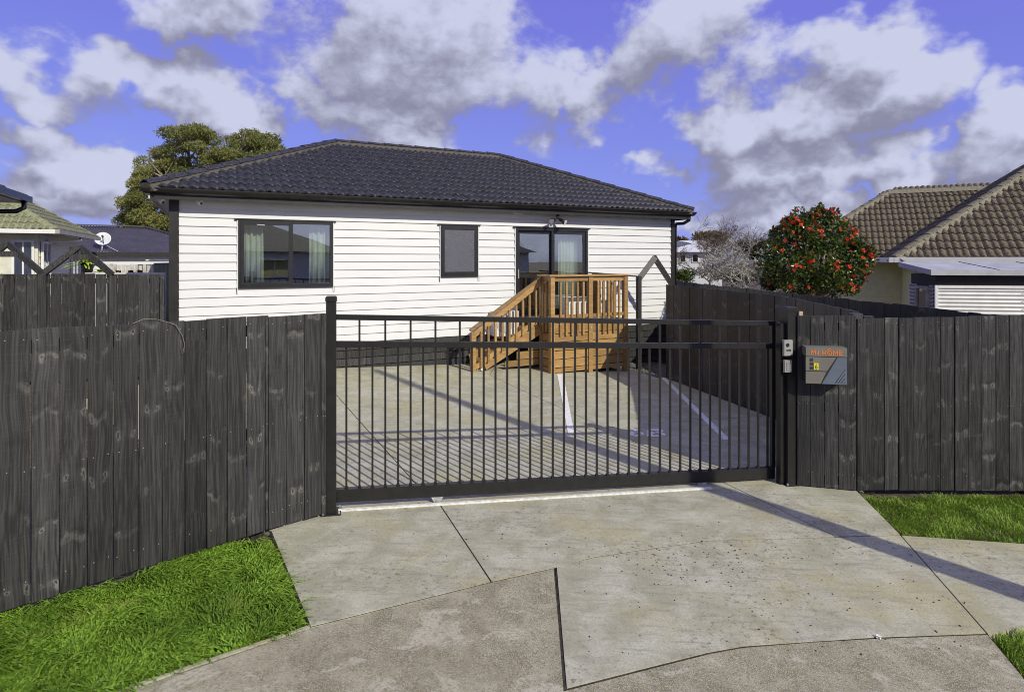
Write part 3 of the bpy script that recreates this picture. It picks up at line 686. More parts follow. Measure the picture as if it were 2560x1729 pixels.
def tile_field(roof, O, E, Sl, Nn, poly, w, c, mesh, cap, pad=.05, stuffname='tile_field', budget=None):
    """O eave corner, E along eave, Sl up the slope, Nn outward normal; poly: region in (E,Sl) plane coordinates, convex."""
    E, Sl, Nn = E.normalized(), Sl.normalized(), Nn.normalized()
    M0 = Matrix(((E.x, Sl.x, Nn.x, O.x), (E.y, Sl.y, Nn.y, O.y), (E.z, Sl.z, Nn.z, O.z), (0, 0, 0, 1)))
    xs = [p[0] for p in poly]; ys = [p[1] for p in poly]; todo = []
    def ins(x, y): return in_poly(x, y, poly)
    r = 0; y = min(ys)
    while y < max(ys):
        x = math.floor(min(xs) / w) * w + 0
        while x < max(xs):
            cs = [ins(x + a * w, y + b * c) for a in (.0, 1.0) for b in (0, 1.0)]; cm = ins(x + w / 2, y + c / 2)
            if any(cs) or cm:
                p = M0 @ Vector((x + w / 2, y + c / 2, 0)); todo.append((p.length, x, y, all(cs)))
            x += w
        y += c
    todo.sort(); st = bmesh.new(); stuff = 0
    for i, (_, x, y, full) in enumerate(todo):
        jz = rnd.uniform(-.003, .003)
        L_ = Matrix.Translation((x + rnd.uniform(-.002, .002), y + rnd.uniform(-.004, .004), jz))
        if full and i < cap:
            inst('tile', mesh, M0 @ L_, roof)
        else:
            bm = bmesh.new(); bm.from_mesh(mesh); bm.transform(L_)
            if not full:
                n = len(poly); A = sum(poly[k][0] * poly[(k + 1) % n][1] - poly[(k + 1) % n][0] * poly[k][1] for k in range(n)); sg = 1 if A > 0 else -1
                for k in range(n):
                    p0, p1 = poly[k], poly[(k + 1) % n]; e = Vector((p1[0] - p0[0], p1[1] - p0[1], 0)); no = Vector((e.y, -e.x, 0)).normalized() * sg
                    if abs(e.y) < 1e-6: continue
                    bmesh.ops.bisect_plane(bm, geom=bm.verts[:] + bm.edges[:] + bm.faces[:], plane_co=Vector((p0[0], p0[1], 0)) + no * pad, plane_no=no, clear_outer=True)
            if len(bm.faces) == 0: bm.free(); continue
            me = bpy.data.meshes.new('tile'); bm.to_mesh(me); bm.free(); me.materials.append(mesh.materials[0])
            if i < cap: inst('tile', me, M0, roof)
            else: st.from_mesh(me); bpy.data.meshes.remove(me); stuff += 1
    if stuff:
        me = bpy.data.meshes.new(stuffname); st.to_mesh(me); me.materials.append(mesh.materials[0]); o = inst(stuffname, me, M0, roof); o['kind'] = 'stuff'
    st.free(); return len(todo)
def cap_mesh(name, L_, hw, h, m):
    b = MB(); prof = [(-hw, -h * .75), (-hw * .42, -h * .05), (0, h * .06), (hw * .42, -h * .05), (hw, -h * .75)]; n = len(prof)
    V = [(x, y * (1.0), z + dz) for x, dz in ((0, .022), (L_, .004)) for (y, z) in prof] + [(x, y * .93, z + dz - .02) for x, dz in ((0, .022), (L_, .004)) for (y, z) in prof]
    F = [(i, i + 1, n + i + 1, n + i) for i in range(n - 1)] + [(i, 2 * n + i, 2 * n + i + 1, i + 1) for i in range(n - 1)] + [(0, n, 3 * n, 2 * n), (n - 1, 3 * n - 1, 4 * n - 1, 2 * n - 1)]
    F = F[:2 * (n - 1)]
    me = bpy.data.meshes.new(name); me.from_pydata(V, [], F); me.update(); me.materials.append(m); return me
def caps(roof, p, q, me, L_, m_mort, mw=.17, md=.075, lift=.055):
    p, q = Vector(p), Vector(q); d = (q - p).normalized(); sd = d.cross(Vector((0, 0, 1))).normalized(); up = sd.cross(d).normalized(); n = max(1, round((q - p).length / L_)); Lr = (q - p).length / n
    for i in range(n):
        o = p + d * (i * Lr) + up * (lift + rnd.uniform(-.003, .003)); k = (Lr + .03) / L_
        inst('ridge_cap', me, Matrix(((d.x * k, -sd.x, up.x, o.x), (d.y * k, -sd.y, up.y, o.y), (d.z * k, -sd.z, up.z, o.z), (0, 0, 0, 1))), roof)
    b = MB(); A = sd * mw; D = up * md
    b.hexa([p - A - D, q - A - D, q + A - D, p + A - D, p - A * .5 + up * lift * .72, q - A * .5 + up * lift * .72, q + A * .5 + up * lift * .72, p + A * .5 + up * lift * .72])
    b.build('mortar_bedding', m_mort, roof)
def hip_roof(parent, F, L0, L1, W0, W1, ze, tp, m_under, name='roof'):
    """F frame; eave rectangle L0..L1 x W0..W1 at height ze; returns roof object and key points"""
    run = (W1 - W0) / 2; zr = ze + run * tp
    a, b2, c, d = F(L0, W0, ze), F(L1, W0, ze), F(L1, W1, ze), F(L0, W1, ze); r0, r1 = F(L0 + run, (W0 + W1) / 2, zr), F(L1 - run, (W0 + W1) / 2, zr)
    m = MB(); m.v = [a, b2, c, d, r0, r1]; m.f = [(0, 1, 5, 4), (1, 2, 5), (2, 3, 4, 5), (3, 0, 4), (3, 2, 1, 0)]
    return m.build(name, m_under, parent), (a, b2, c, d, r0, r1)
TP = .452; e0 = OV + .055
roof, K = hip_roof(house, H, -e0, HL + e0, -e0, HW + e0, ZF + .02, TP, mat('roof_underlay', col=(.02, .02, .027), rough=.7, var=.1))
TM = tile_mesh('tile', .30, .325, .034, .030, M_TILE)
run = (HW + 2 * e0) / 2; slen = run * math.hypot(1, TP); Ltot = HL + 2 * e0
Sl = (HN + Vector((0, 0, TP))).normalized(); Nn = HD.cross(Sl)
npl = tile_field(roof, K[0] + Nn * .012, HD, Sl, Nn, [(0, 0), (Ltot, 0), (Ltot - run, slen), (run, slen)], .30, .325, TM, 298, pad=-.02)
print('main roof tiles', npl)
for (a, b2, c) in ((K[3], K[0], K[4]), (K[1], K[2], K[5])):     # end slopes
    E_ = (b2 - a); mid = (a + b2) / 2; s_ = c - mid
    tile_field(roof, a + E_.normalized().cross(s_.normalized()) * .012, E_, s_, E_.cross(s_), [(0, 0), (E_.length, 0), (E_.length / 2, s_.length)], .30, .325, TM, 0, pad=-.02, stuffname='end_slope_tiles')
CM = cap_mesh('ridge_cap', .40, .115, .085, M_TILE)
for a, b2 in ((K[0], K[4]), (K[4], K[5]), (K[1], K[5]), (K[3], K[4]), (K[2], K[5])): caps(roof, a, b2, CM, .40, M_MORTAR, .165, .06, .115)

# ---- openings
def window_unit(o, split, sash, frost=False, hw=.05):
    kind, u0, u1, z0, z1 = o
    fr = MB(); d0, d1 = -.055, .07
    fr.box(H, u0, u0 + hw, d0, d1, z0, z1).box(H, u1 - hw, u1, d0, d1, z0, z1).box(H, u0 + hw, u1 - hw, d0, d1, z0, z0 + hw).box(H, u0 + hw, u1 - hw, d0, d1, z1 - hw, z1)
    fo = fr.build('window', M_ALU, house)
    MB().box(H, u0 - .06, u1 + .06, -.062, -.012, z1 + .003, z1 + .026).build('head_flashing', M_ALU, fo)
    for uu in (u0 - .022, u1 + .006):
        MB().box(H, uu, uu + .016, -.043, -.002, z0 - .115, z1).build('side_scriber', M_WHITE, fo)
        MB().box(H, uu + (-.007 if uu < u0 else .0165), uu + (-.001 if uu < u0 else .0225), -.041, -.002, z0 - .115, z0 - .002).build('side_flashing', M_ALU, fo)
    MB().box(H, u0 - .005, u1 + .005, -.056, -.046, z0 - .02, z0 + .012).build('sill', M_ALU, fo)
    cells = split
    for (a, b2, sw) in cells:
        if sw:
            s = MB(); w = .055; dd0, dd1 = -.062, -.02; a2, b3, zz0, zz1 = a + .004, b2 - .004, z0 + .03, z1 - .03
            s.box(H, a2, a2 + w, dd0, dd1, zz0, zz1).box(H, b3 - w, b3, dd0, dd1, zz0, zz1).box(H, a2 + w, b3 - w, dd0, dd1, zz0, zz0 + w).box(H, a2 + w, b3 - w, dd0, dd1, zz1 - w, zz1)
            sh = s.build('sash', M_ALU, fo); MB().box(H, a2 + w, b3 - w, -.046, -.040, zz0 + w, zz1 - w).build('pane', M_FROST if frost else M_GLASS, fo)
        else:
            MB().box(H, a + .0, b2 - .0, -.020, -.014, z0 + hw, z1 - hw).build('pane', M_GLASS, fo)
    return fo
o = OPEN[0]; mid = 1.90
w1 = window_unit(o, [(o[1] + .03, mid + .03, True), (mid + .045, o[2] - .05, False)], True)
MB().box(H, mid - .01, mid + .045, -.045, .07, o[3] + .05, o[4] - .05).build('mullion', M_ALU, w1)
MB().beam(H(1.33, -.07, .62), H(1.46, -.07, .615), .012, .018).build('stay_handle', M_SILVER, w1)
o = OPEN[1]; window_unit(o, [(o[1] + .02, o[2] - .02, True)], True, frost=True)
# sliding door
kd, u0, u1, z0, z1 = OPEN[2]; fr = MB(); hw = .05
fr.box(H, u0, u0 + hw, -.05, .09, z0, z1).box(H, u1 - hw, u1, -.05, .09, z0, z1).box(H, u0 + hw, u1 - hw, -.05, .09, z1 - hw, z1).box(H, u0 + hw, u1 - hw, -.05, .09, z0, z0 + .04)
door = fr.build('sliding_door', M_ALU, house)
MB().box(H, u0 - .06, u1 + .06, -.066, -.012, z1 + .003, z1 + .028).build('head_flashing', M_ALU, door)
for uu in (u0 - .02, u1 + .004): MB().box(H, uu, uu + .016, -.044, -.002, z0, z1).build('side_scriber', M_WHITE, door)
um = 7.46
for (a, b2, d0) in ((u0 + .05, um + .06, .02), (um, u1 - .05, -.03)):
    s = MB(); w = .075
    s.box(H, a, a + w, d0, d0 + .035, z0 + .04, z1 - hw).box(H, b2 - w, b2, d0, d0 + .035, z0 + .04, z1 - hw).box(H, a + w, b2 - w, d0, d0 + .035, z0 + .04, z0 + .14).box(H, a + w, b2 - w, d0, d0 + .035, z1 - hw - w, z1 - hw)
    if d0 > 0: s.box(H, a + w, b2 - w, d0, d0 + .035, -.40, -.34)
    sh = s.build('door_leaf', M_ALU, door); MB().box(H, a + w, b2 - w, d0 + .014, d0 + .02, z0 + .14, z1 - hw - w).build('pane', M_GLASS, door)
    if d0 > 0: MB().box(H, a + .018, a + .045, d0 - .03, d0, -.42, -.22).build('handle', M_SILVER, sh)
# rooms behind the glass
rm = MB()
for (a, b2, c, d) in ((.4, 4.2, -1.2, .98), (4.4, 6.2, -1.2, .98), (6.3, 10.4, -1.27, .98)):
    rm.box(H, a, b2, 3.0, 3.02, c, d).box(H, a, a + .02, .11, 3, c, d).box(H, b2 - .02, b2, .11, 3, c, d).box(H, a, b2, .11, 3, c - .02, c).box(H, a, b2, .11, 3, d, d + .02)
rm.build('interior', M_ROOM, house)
def curtain(u0, u1, z0, z1, v, label, n=5, taper=0):
    b = MB(); k = n * 8; V, F = [], []
    for j, z in enumerate((z0, z0 + (z1 - z0) * .4, z1)):
        for i in range(k + 1):
            t = i / k; uu = u0 + (u1 - u0) * t; V.append(H(uu + .008 * math.sin(t * 40 + j), v + .028 * math.sin(t * n * 2 * math.pi) + .006 * math.sin(t * 23 + j), z))
    for j in range(2):
        for i in range(k): q = j * (k + 1) + i; F.append((q, q + 1, q + k + 2, q + k + 1))
    o = raw('curtain', V, F, M_CURT, None, True); sm = o.modifiers.new('thickness', 'SOLIDIFY'); sm.thickness = .004; tag(o, label, 'curtain'); return o
curtain(1.10, 1.46, -.46, .66, .17, 'mint curtain gathered at the corner-trim side of the wide two-pane window', 4)
curtain(2.26, 2.66, -.46, .66, .17, 'mint curtain gathered at the frosted-window side of the wide two-pane window', 4)
curtain(7.78, 8.30, -1.24, .64, .22, 'pale mint curtain hanging behind the fixed pane of the sliding door', 6)
# small fittings under the eaves
def dome_cam(u, v, label):
    c = H(u, v, ZS); rt = root('security_camera', label, 'camera', c)
    MB().tube([c, c + Vector((0, 0, -.03))], .055, 14).build('base', M_PLASTICW, rt, True)
    b = MB(); pr = []; 
    b.tube([c + Vector((0, 0, -.03)), c + Vector((0, 0, -.055)), c + Vector((0, 0, -.075)), c + Vector((0, 0, -.088))], [.05, .046, .034, .012], 14).build('dome', M_PLASTICW, rt, True)
    nrm = (HD * .6 - HN * .6 + Vector((0, 0, -.3))).normalized(); MB().disc(c + Vector((0, 0, -.055)) + nrm * .034, nrm, .020, 12, .012).build('lens', M_PLASTICB, rt)
dome_cam(-.15, -.12, 'white dome security camera under the eave, outside the black corner trim')
dome_cam(.42, -.2, 'white dome security camera under the eave, above the wide window wall')
c = H(6.52, -.22, ZS); rt = root('eave_sensor', 'flat white sensor box under the eave between frosted window and door', 'sensor', c)
MB().box(Frame(c, HD, HN), -.11, .11, -.04, .04, -.035, 0).build('body', M_PLASTICW, rt); MB().box(Frame(c, HD, HN), -.02, .1, -.044, -.04, -.028, -.006).build('lens', M_PLASTICB, rt)
c = H(7.50, -.22, ZS); rt = root('floodlight', 'black twin floodlight under the eave above the sliding door', 'floodlight', c)
MB().tube([c, c + Vector((0, 0, -.05))], .05, 12).build('base', M_PLASTICB, rt, True)
for s, dr in ((-1, Vector((-.45, -.62, -.30))), (1, Vector((.75, -.42, -.45)))):
    p = c + Vector((0, 0, -.05)); q = p + HD * (.10 * s) + Vector((0, -.02, -.10)); dr = dr.normalized()
    MB().tube([p, q], .014, 8).build('arm', M_PLASTICB, rt, True)
    hd = MB().tube([q - dr * .05, q + dr * .02, q + dr * .11], [.030, .042, .064], 14).build('lamp_head', M_PLASTICB, rt, True)
    MB().disc(q + dr * .108, dr, .056, 14, .005).build('lens', M_PLASTICW, hd)
p = c + Vector((0, 0, -.05)); MB().tube([p, p + Vector((0, -.02, -.075))], [.022, .03], 10).build('sensor_eye', M_PLASTICB, rt, True)
# outdoor unit and white box
c = H(5.92, -.34, -1.66); rt = root('outdoor_unit', 'pale grey outdoor unit on the house wall behind the stair rail', 'outdoor unit', c)
F_ = Frame(H(5.92, -.34, 0), HD, HN); MB().box(F_, 0, .56, 0, .26, -1.62, -1.10).build('casing', M_PLASTICW, rt)
MB().disc(F_(.22, -.001, -1.36), -HN, .19, 24, .008).build('fan_grille', mat('grille_grey', col=(.45, .45, .46), rough=.5, var=.1), rt)
for u in (.1, .46): MB().box(F_, u - .015, u + .015, .0, .335, -1.66, -1.621).build('bracket', M_GALV, rt)
c = H(7.62, -.5, -1.25); rt = root('white_panel_box', 'low white box standing on the deck behind the balusters', 'box', c)
F_ = Frame(H(7.62, -.5, 0), HD, HN); MB().box(F_, 0, .55, 0, .28, -1.254, -.86).build('body', M_PLASTICW, rt); MB().box(F_, -.01, .56, -.01, .29, -.858, -.84).build('lid', M_PLASTICW, rt)

# ------------------------------------------------------------------ timber deck and stairs
deck = root('timber_deck', 'amber timber entrance deck with balustrade and stairs at the sliding door', 'deck', H(6.78, -1.2, gz(*H(6.78, -1.2, 0).xy)))
D0, D1, DV, ZD = 6.78, 8.61, -1.2, -1.27
T = M_TIMBER
def gzu(u, v): p = H(u, v, 0); return gz(p.x, p.y)
def dbox(name, u0, u1, v0, v1, z0, z1, m=T, par=None): return MB().box(H, u0, u1, v0, v1, z0, z1).build(name, m, par or deck)
for k in range(8):   # decking
    v0 = DV + .02 + k * .145; dbox('deck_board', D0 + .02, D1 - .02, v0, v0 + .138, ZD - .03, ZD, M_DECKB)
for (u, v) in ((D0, DV), (7.70, DV), (D1, DV), (D0, -.8), (D1, -.06)):
    dbox('post', u - .048, u + .048, v - .048, v + .048, gzu(u, v) - .01, -.355)
dbox('rim_joist', D0 + .05, 7.65, DV - .012, DV + .03, ZD - .24, ZD - .034); dbox('rim_joist', 7.75, D1 - .05, DV - .012, DV + .03, ZD - .24, ZD - .034)
z = ZD - .255
while z > -2.34:
    zz = max(z - .158, -2.31)
    for a, b2 in ((D0 + .05, 7.651), (7.749, D1 - .05)): dbox('skirt_board', a, b2, DV - .012, DV + .012, max(zz, gzu(a, DV) + .01), z)
    dbox('skirt_board', D0 - .012, D0 + .012, DV + .05, -.85, max(zz, gzu(D0, DV) + .01), z)
    dbox('skirt_board', D1 - .012, D1 + .012, DV + .05, -.11, max(zz, gzu(D1, DV) + .01), z)
    z -= .174
# black box standing in for the shade in the void under the deck
dbox('under_deck_shade', D0 + .06, D1 - .06, DV + .05, -.05, -2.28, ZD - .06, M_PLASTICB)
for a, b2 in ((D0 + .05, 7.652), (7.748, D1 - .05)): dbox('top_rail', a, b2, DV - .022, DV + .022, -.45, -.36)
for a, b2 in ((D0 + .05, 7.652), (7.748, D1 - .05)): dbox('bottom_rail', a, b2, DV - .024, DV + .002, -1.20, -1.135)
for (a, b2) in ((D0 + .05, 7.652), (7.748, D1 - .05)):
    for k in range(5):
        u = a + (b2 - a) * (k + 1) / 6; dbox('baluster', u - .022, u + .022, DV - .058, DV - .0245, -1.56, -.47)
for k in range(7):
    v = DV + .12 + k * .145; dbox('baluster', D1 + .024, D1 + .058, v - .022, v + .022, -1.5, -.45)
dbox('top_rail', D1 - .022, D1 + .022, DV + .05, -.11, -.45, -.36)
for k in range(2):
    v = DV + .14 + k * .13; dbox('baluster', D0 - .058, D0 - .024, v - .022, v + .022, -1.5, -.45)
dbox('top_rail', D0 - .022, D0 + .022, DV + .05, -.85, -.45, -.36)
dbox('handrail_cap', D0 - .09, 7.55, DV - .08, DV + .06, -.352, -.315); dbox('handrail_cap', 7.553, D1 + .08, DV - .08, DV + .06, -.352, -.318)
dbox('handrail_cap', D0 - .09, D0 + .055, DV + .063, -.74, -.352, -.318); dbox('handrail_cap', D1 - .06, D1 + .08, DV + .063, -.04, -.352, -.320)
for u in (D0, 7.70): MB().disc(H(u + .005, DV - .049, -1.42), -HN, .018, 12, .006).build('bolt_head', M_GALV, deck)
# stairs
SU0, SV0, SV1 = 5.22, -.80, -.10; NR = 6; zg = gzu(5.3, -.5); rise = (ZD - zg) / NR; go = (D0 - .05 - SU0 - .22) / (NR - 1)
for k in range(NR - 1):
    zt = ZD - rise * (k + 1); ua = D0 - .05 - go * (k + 1)
    for j in range(2): dbox('tread', ua - .02 + j * (go + .01) / 2, ua - .02 + (j + 1) * (go + .01) / 2 - .006, SV0 + .06, SV1, zt - .03, zt)
    dbox('riser', ua + go - .012, ua + go + .006, SV0 + .08, SV1 - .02, zt + .001, zt + rise - .032)
for v in (SV0 + .03, SV1 + .012):
    p, q = H(SU0 + .24, v, zg + .11), H(D0 - .05, v, ZD - .17); MB().beam(p, q, .04, .235).build('stringer', T, deck)
# skirt boards under the stair
for k in range(4):
    zt = ZD - .46 - k * .172; ul = D0 - .05 - (ZD - .30 - zt) / (ZD - zg) * (D0 - SU0 - .1)
    if zt - .16 > zg - .1: dbox('skirt_board', max(ul, SU0 + .2), D0 - .055, SV0 + .055, SV0 + .075, max(zt - .158, zg + .01), zt)
dbox('newel_post', SU0 - .05, SU0 + .05, SV0 - .048, SV0 + .048, gzu(SU0, SV0) - .01, -1.44); 
hp, hq = H(SU0 - .06, SV0 - .0, -1.40), H(D0 - .05, SV0 - .0, -.40)
MB().beam(hp, hq, .10, .035).build('handrail_cap', T, deck)
MB().beam(hp + Vector((0, 0, -.08)) + HD * .10, hq + Vector((0, 0, -.085)), .04, .105).build('stair_rail', T, deck)
MB().beam(H(SU0 + .05, SV0, -2.14), H(D0 - .05, SV0, -1.22), .04, .09).build('stair_rail', T, deck)
sl_ = (-.40 + 1.40) / (D0 - SU0)
for k in range(9):
    u = SU0 + .16 + k * .155; zt = -1.40 + (u - SU0) * sl_ - .13; dbox('baluster', u - .021, u + .021, SV0 - .055, SV0 - .021, zt - .72, zt)
MB().tube([H(SU0 + .19, SV0 - .03, zg + .03), H(SU0 + .19, SV0 + .02, zg + .03)], .03, 12).build('pipe_end', M_PLASTICW, deck)

# ------------------------------------------------------------------ sliding gate
PHI = R(13.5); GU = Vector((math.cos(PHI), math.sin(PHI), -.0375)); GV = Vector((-math.sin(PHI), math.cos(PHI), 0))
GO = Vector((-1.588, 5.415, 0)); GF = Frame(GO, GU, GV)
def gu(px):
    k = (px - PCX) / FPX; return (k * GO.y - GO.x) / (GU.x - k * GU.y)
gate = root('sliding_gate', 'black steel sliding gate with slim vertical bars across the driveway', 'gate', GF(0, 0, -2.27))
GL = 4.50
MB().box(GF, 0, GL, -.022, .022, -.545, -.497).build('top_rail', M_STEEL, gate)
MB().box(GF, 0, GL, -.022, .022, -.792, -.737).build('middle_rail', M_STEEL, gate)
MB().box(GF, -.02, GL + .03, -.03, .03, -2.182, -2.068).build('bottom_rail', M_STEEL, gate)
for u0 in (-.045, GL + .002): MB().box(GF, u0, u0 + .042, -.022, .022, -2.066, -.497).build('end_stile', M_STEEL, gate)
bar_a = MB().box(GF, -.009, .009, -.009, .009, -2.068, -.792); 
nb_ = int((GL - .09) / .115) + 1
M3 = Matrix.Identity(4)
ml = bar_a.build('bar', M_STEEL, gate); bar_me = ml.data; bpy.data.objects.remove(ml)
ms_ = MB().box(GF, -.009, .009, -.009, .009, -.737, -.545).build('bar', M_STEEL, gate); bar_ms = ms_.data; bpy.data.objects.remove(ms_)
foot = MB().box(GF, -.015, .015, -.015, .015, -2.0675, -2.052).build('bar_foot', M_STEEL, gate); foot_me = foot.data; bpy.data.objects.remove(foot)
for i in range(nb_):
    off = GU * (.09 + .115 * i)
    o1 = bpy.data.objects.new('bar', bar_me); C.objects.link(o1); o1.parent = gate; o1.location = off
    o3 = bpy.data.objects.new('bar_foot', foot_me); C.objects.link(o3); o3.parent = o1
    if i % 2 == 1:
        o2 = bpy.data.objects.new('bar', bar_ms); C.objects.link(o2); o2.parent = gate; o2.location = off
for px in (1092, 1752):
    u = gu(px); b = MB(); zz = -2.182
    pl = b.prism([GF(u - .055, -.034, zz), GF(u + .055, -.034, zz), GF(u + .03, -.034, zz - .045), GF(u + .015, -.034, zz - .06), GF(u - .015, -.034, zz - .06), GF(u - .03, -.034, zz - .045)], GV * .006)
    ro = pl.build('roller_bracket', M_GALV, gate)
    MB().disc(GF(u, -.035, zz - .035), -GV, .014, 10, .008).build('axle_bolt', M_SILVER, ro)
    MB().tube([GF(u, -.02, zz - .028), GF(u, .012, zz - .028)], .032, 16).build('wheel', M_GALV, ro)
tk = MB(); ta, tb = GP(846, 1277), GP(1779, 1221); tb2 = ta.lerp(tb, 1)
F_ = Frame(ta, (tb - ta).normalized(), GV); n = 12; Lk = (tb - ta).length
for i in range(n):
    p = ta.lerp(tb, i / n); q = ta.lerp(tb, (i + 1) / n); p.z = gz(p.x, p.y) + .009; q.z = gz(q.x, q.y) + .009; tk.beam(p, q, .036, .016)
tag(tk.build('gate_track', M_TRACK), 'thin white painted track rail on the concrete under the gate', 'track')
def gate_post(c, label, h, wd=.10, extra=0):
    rt = root('gate_post', label, 'gate post', c); F_ = Frame(c, GU.copy().normalized(), GV); F_.U.z = 0
    MB().box(F_, -wd / 2, wd / 2, -wd / 2, wd / 2, 0.008, h).build('shaft', M_STEEL, rt)
    k = wd / 2 + .006; cb = MB().box(F_, -k, k, -k, k, h - .03, h + .004)
    cb.hexa([F_(-k, -k, h + .004), F_(k, -k, h + .004), F_(k, k, h + .004), F_(-k, k, h + .004), F_(-k * .8, -k * .8, h + .016), F_(k * .8, -k * .8, h + .016), F_(k * .8, k * .8, h + .016), F_(-k * .8, k * .8, h + .016)])
    cb.build('cap', M_STEEL, rt)
    bp = MB().box(F_, -.085, .085, -.085, .085, -.002, .009).build('base_plate', M_STEEL, rt)
    for a in (-1, 1):
        for b2 in (-1, 1): MB().tube([F_(a * .068, b2 * .068, .009), F_(a * .068, b2 * .068, .03)], .009, 6).build('anchor_bolt', M_GALV, bp)
    return rt
pl = GP(820, 1283); gate_post(pl + Vector((.02, .03, 0)), 'slim black steel gate post at the end of the long left board fence', zat(745, pl.y) - pl.z, .085)
pr = GP(1972, 1208); gate_post(pr, 'black steel gate post carrying the intercom and keypad', zat(770, pr.y) - pr.z, .12)
PRF = Frame(pr, Vector((math.cos(PHI), math.sin(PHI), 0)), GV)
rt = root('gate_catch', 'black steel channel closing the gap between the gate end and keypad post', 'channel', PRF(-.10, .0, 0))
MB().box(PRF, -.115, -.062, -.02, .05, 0, 1.70).build('upright', M_STEEL, rt)
# intercom and keypad
def on_post(px0, px1, py0, py1, nm, label, cat, th):
    Y = pr.y - .06; u0 = (px0 - PCX) / FPX * Y; u1 = (px1 - PCX) / FPX * Y; z0, z1 = zat(py1, Y), zat(py0, Y)
    ctr = PRF(-.075, -.062, 0); w = (u1 - u0); F_ = Frame(Vector((ctr.x, ctr.y, 0)), PRF.U, PRF.V); rt = root(nm, label, cat, Vector((ctr.x, ctr.y, z0)))
    b = MB(); b.hexa([F_(-w / 2, 0, z0), F_(w / 2, 0, z0), F_(w / 2, -th, z0 + .004), F_(-w / 2, -th, z0 + .004), F_(-w / 2, 0, z1), F_(w / 2, 0, z1), F_(w / 2, -th, z1 - .004), F_(-w / 2, -th, z1 - .004)])
    b.build('housing', M_SILVER, rt); return rt, F_, w, z0, z1
rt, F_, w, z0, z1 = on_post(1946, 1970, 848, 888, 'video_intercom', 'silver video intercom with round black lens on the gate post', 'intercom', .03)
MB().disc(F_(-.012, -.0305, z1 - .052), -GV, .019, 16, .005).build('lens', M_PLASTICB, rt)
for i in range(4): MB().box(F_, -.026 + i * .015, -.016 + i * .015, -.0325, -.0302, z0 + .052, z0 + .068).build('call_button', M_PLASTICB, rt)
rt, F_, w, z0, z1 = on_post(1949, 1969, 898, 929, 'keypad', 'small silver keypad below the intercom on the gate post', 'keypad', .028)
MB().box(F_, -.030, .026, -.0300, -.0282, z0 + .016, z1 - .018).build('key_panel', mat('key_panel_grey', col=(.2, .2, .2), rough=.5, var=.05), rt)
for i in range(4):
    for j in range(3): MB().box(F_, -.026 + j * .0175, -.013 + j * .0175, -.0325, -.0302, z0 + .022 + i * .023, z0 + .038 + i * .023).build('key', M_SILVER, rt)

# ------------------------------------------------------------------ text helper
def text_mesh(txt, size, bold=0):
    cu = bpy.data.curves.new('t', 'FONT'); cu.body = txt; cu.size = size; cu.offset = bold; cu.resolution_u = 4
    ob = bpy.data.objects.new('t', cu); C.objects.link(ob); dg = bpy.context.evaluated_depsgraph_get(); dg.update()
    me = bpy.data.meshes.new_from_object(ob.evaluated_get(dg)); V = [v.co.copy() for v in me.vertices]; Fs = [tuple(p.vertices) for p in me.polygons]
    bpy.data.objects.remove(ob); bpy.data.curves.remove(cu); bpy.data.meshes.remove(me); return V, Fs
# ------------------------------------------------------------------ letterbox
LY = 6.03; lx0, lx1 = (2022 - PCX) / FPX * LY, (2118 - PCX) / FPX * LY; lz0, lz1 = zat(963, LY), zat(871, LY); lw, lh = lx1 - lx0, lz1 - lz0
fmd = (FMb - FMa); fmd.z = 0; fmd.normalize(); fmn = Vector((-fmd.y, fmd.x, 0))
LO = FMa + fmd * ((Vector((lx0, LY, 0)) - Vector((FMa.x, FMa.y, 0))).dot(fmd)); LO.z = 0
LBF = Frame(LO, fmd, fmn); LD = .15
M_LBG = mat('letterbox_taupe_metal', col=(.255, .24, .205), rough=.38, metal=.35, var=.04)
M_LBB = mat('letterbox_blue_grey', col=(.165, .20, .25), rough=.4, metal=.3, var=.04)
M_LBD = mat('letterbox_dark', col=(.035, .034, .032), rough=.5, var=.1)
M_ORANGE = mat('orange_lettering', col=(.80, .20, .03), rough=.5, var=.03)
M_YEL = mat('yellow_sticker', col=(.80, .72, .02), rough=.5, var=.02)
lb = root('letterbox', 'grey metal letterbox with orange lettering and yellow number 6 on the black fence', 'letterbox', LBF(lw / 2, -LD / 2, lz0))
MB().box(LBF, .004, lw - .004, -LD + .006, -.003, lz0 + .003, lz0 + lh * .745).build('body', M_LBD, lb)
hd = MB().box(LBF, 0, lw, -LD - .004, -.002, lz0 + lh * .757, lz1).build('header_lid', M_LBG, lb)
MB().box(LBF, .002, lw - .002, -LD + .012, -.003, lz0 + lh * .745, lz0 + lh * .757).build('letter_slot', M_LBD, lb)
def lbp(x, y, d=0): return LBF(lw * x, -LD - d, lz0 + lh * y)
def plate(name, pts, m, d, par, th=.003): return MB().prism([lbp(x, y, d) for x, y in pts], fmn * th).build(name, m, par)
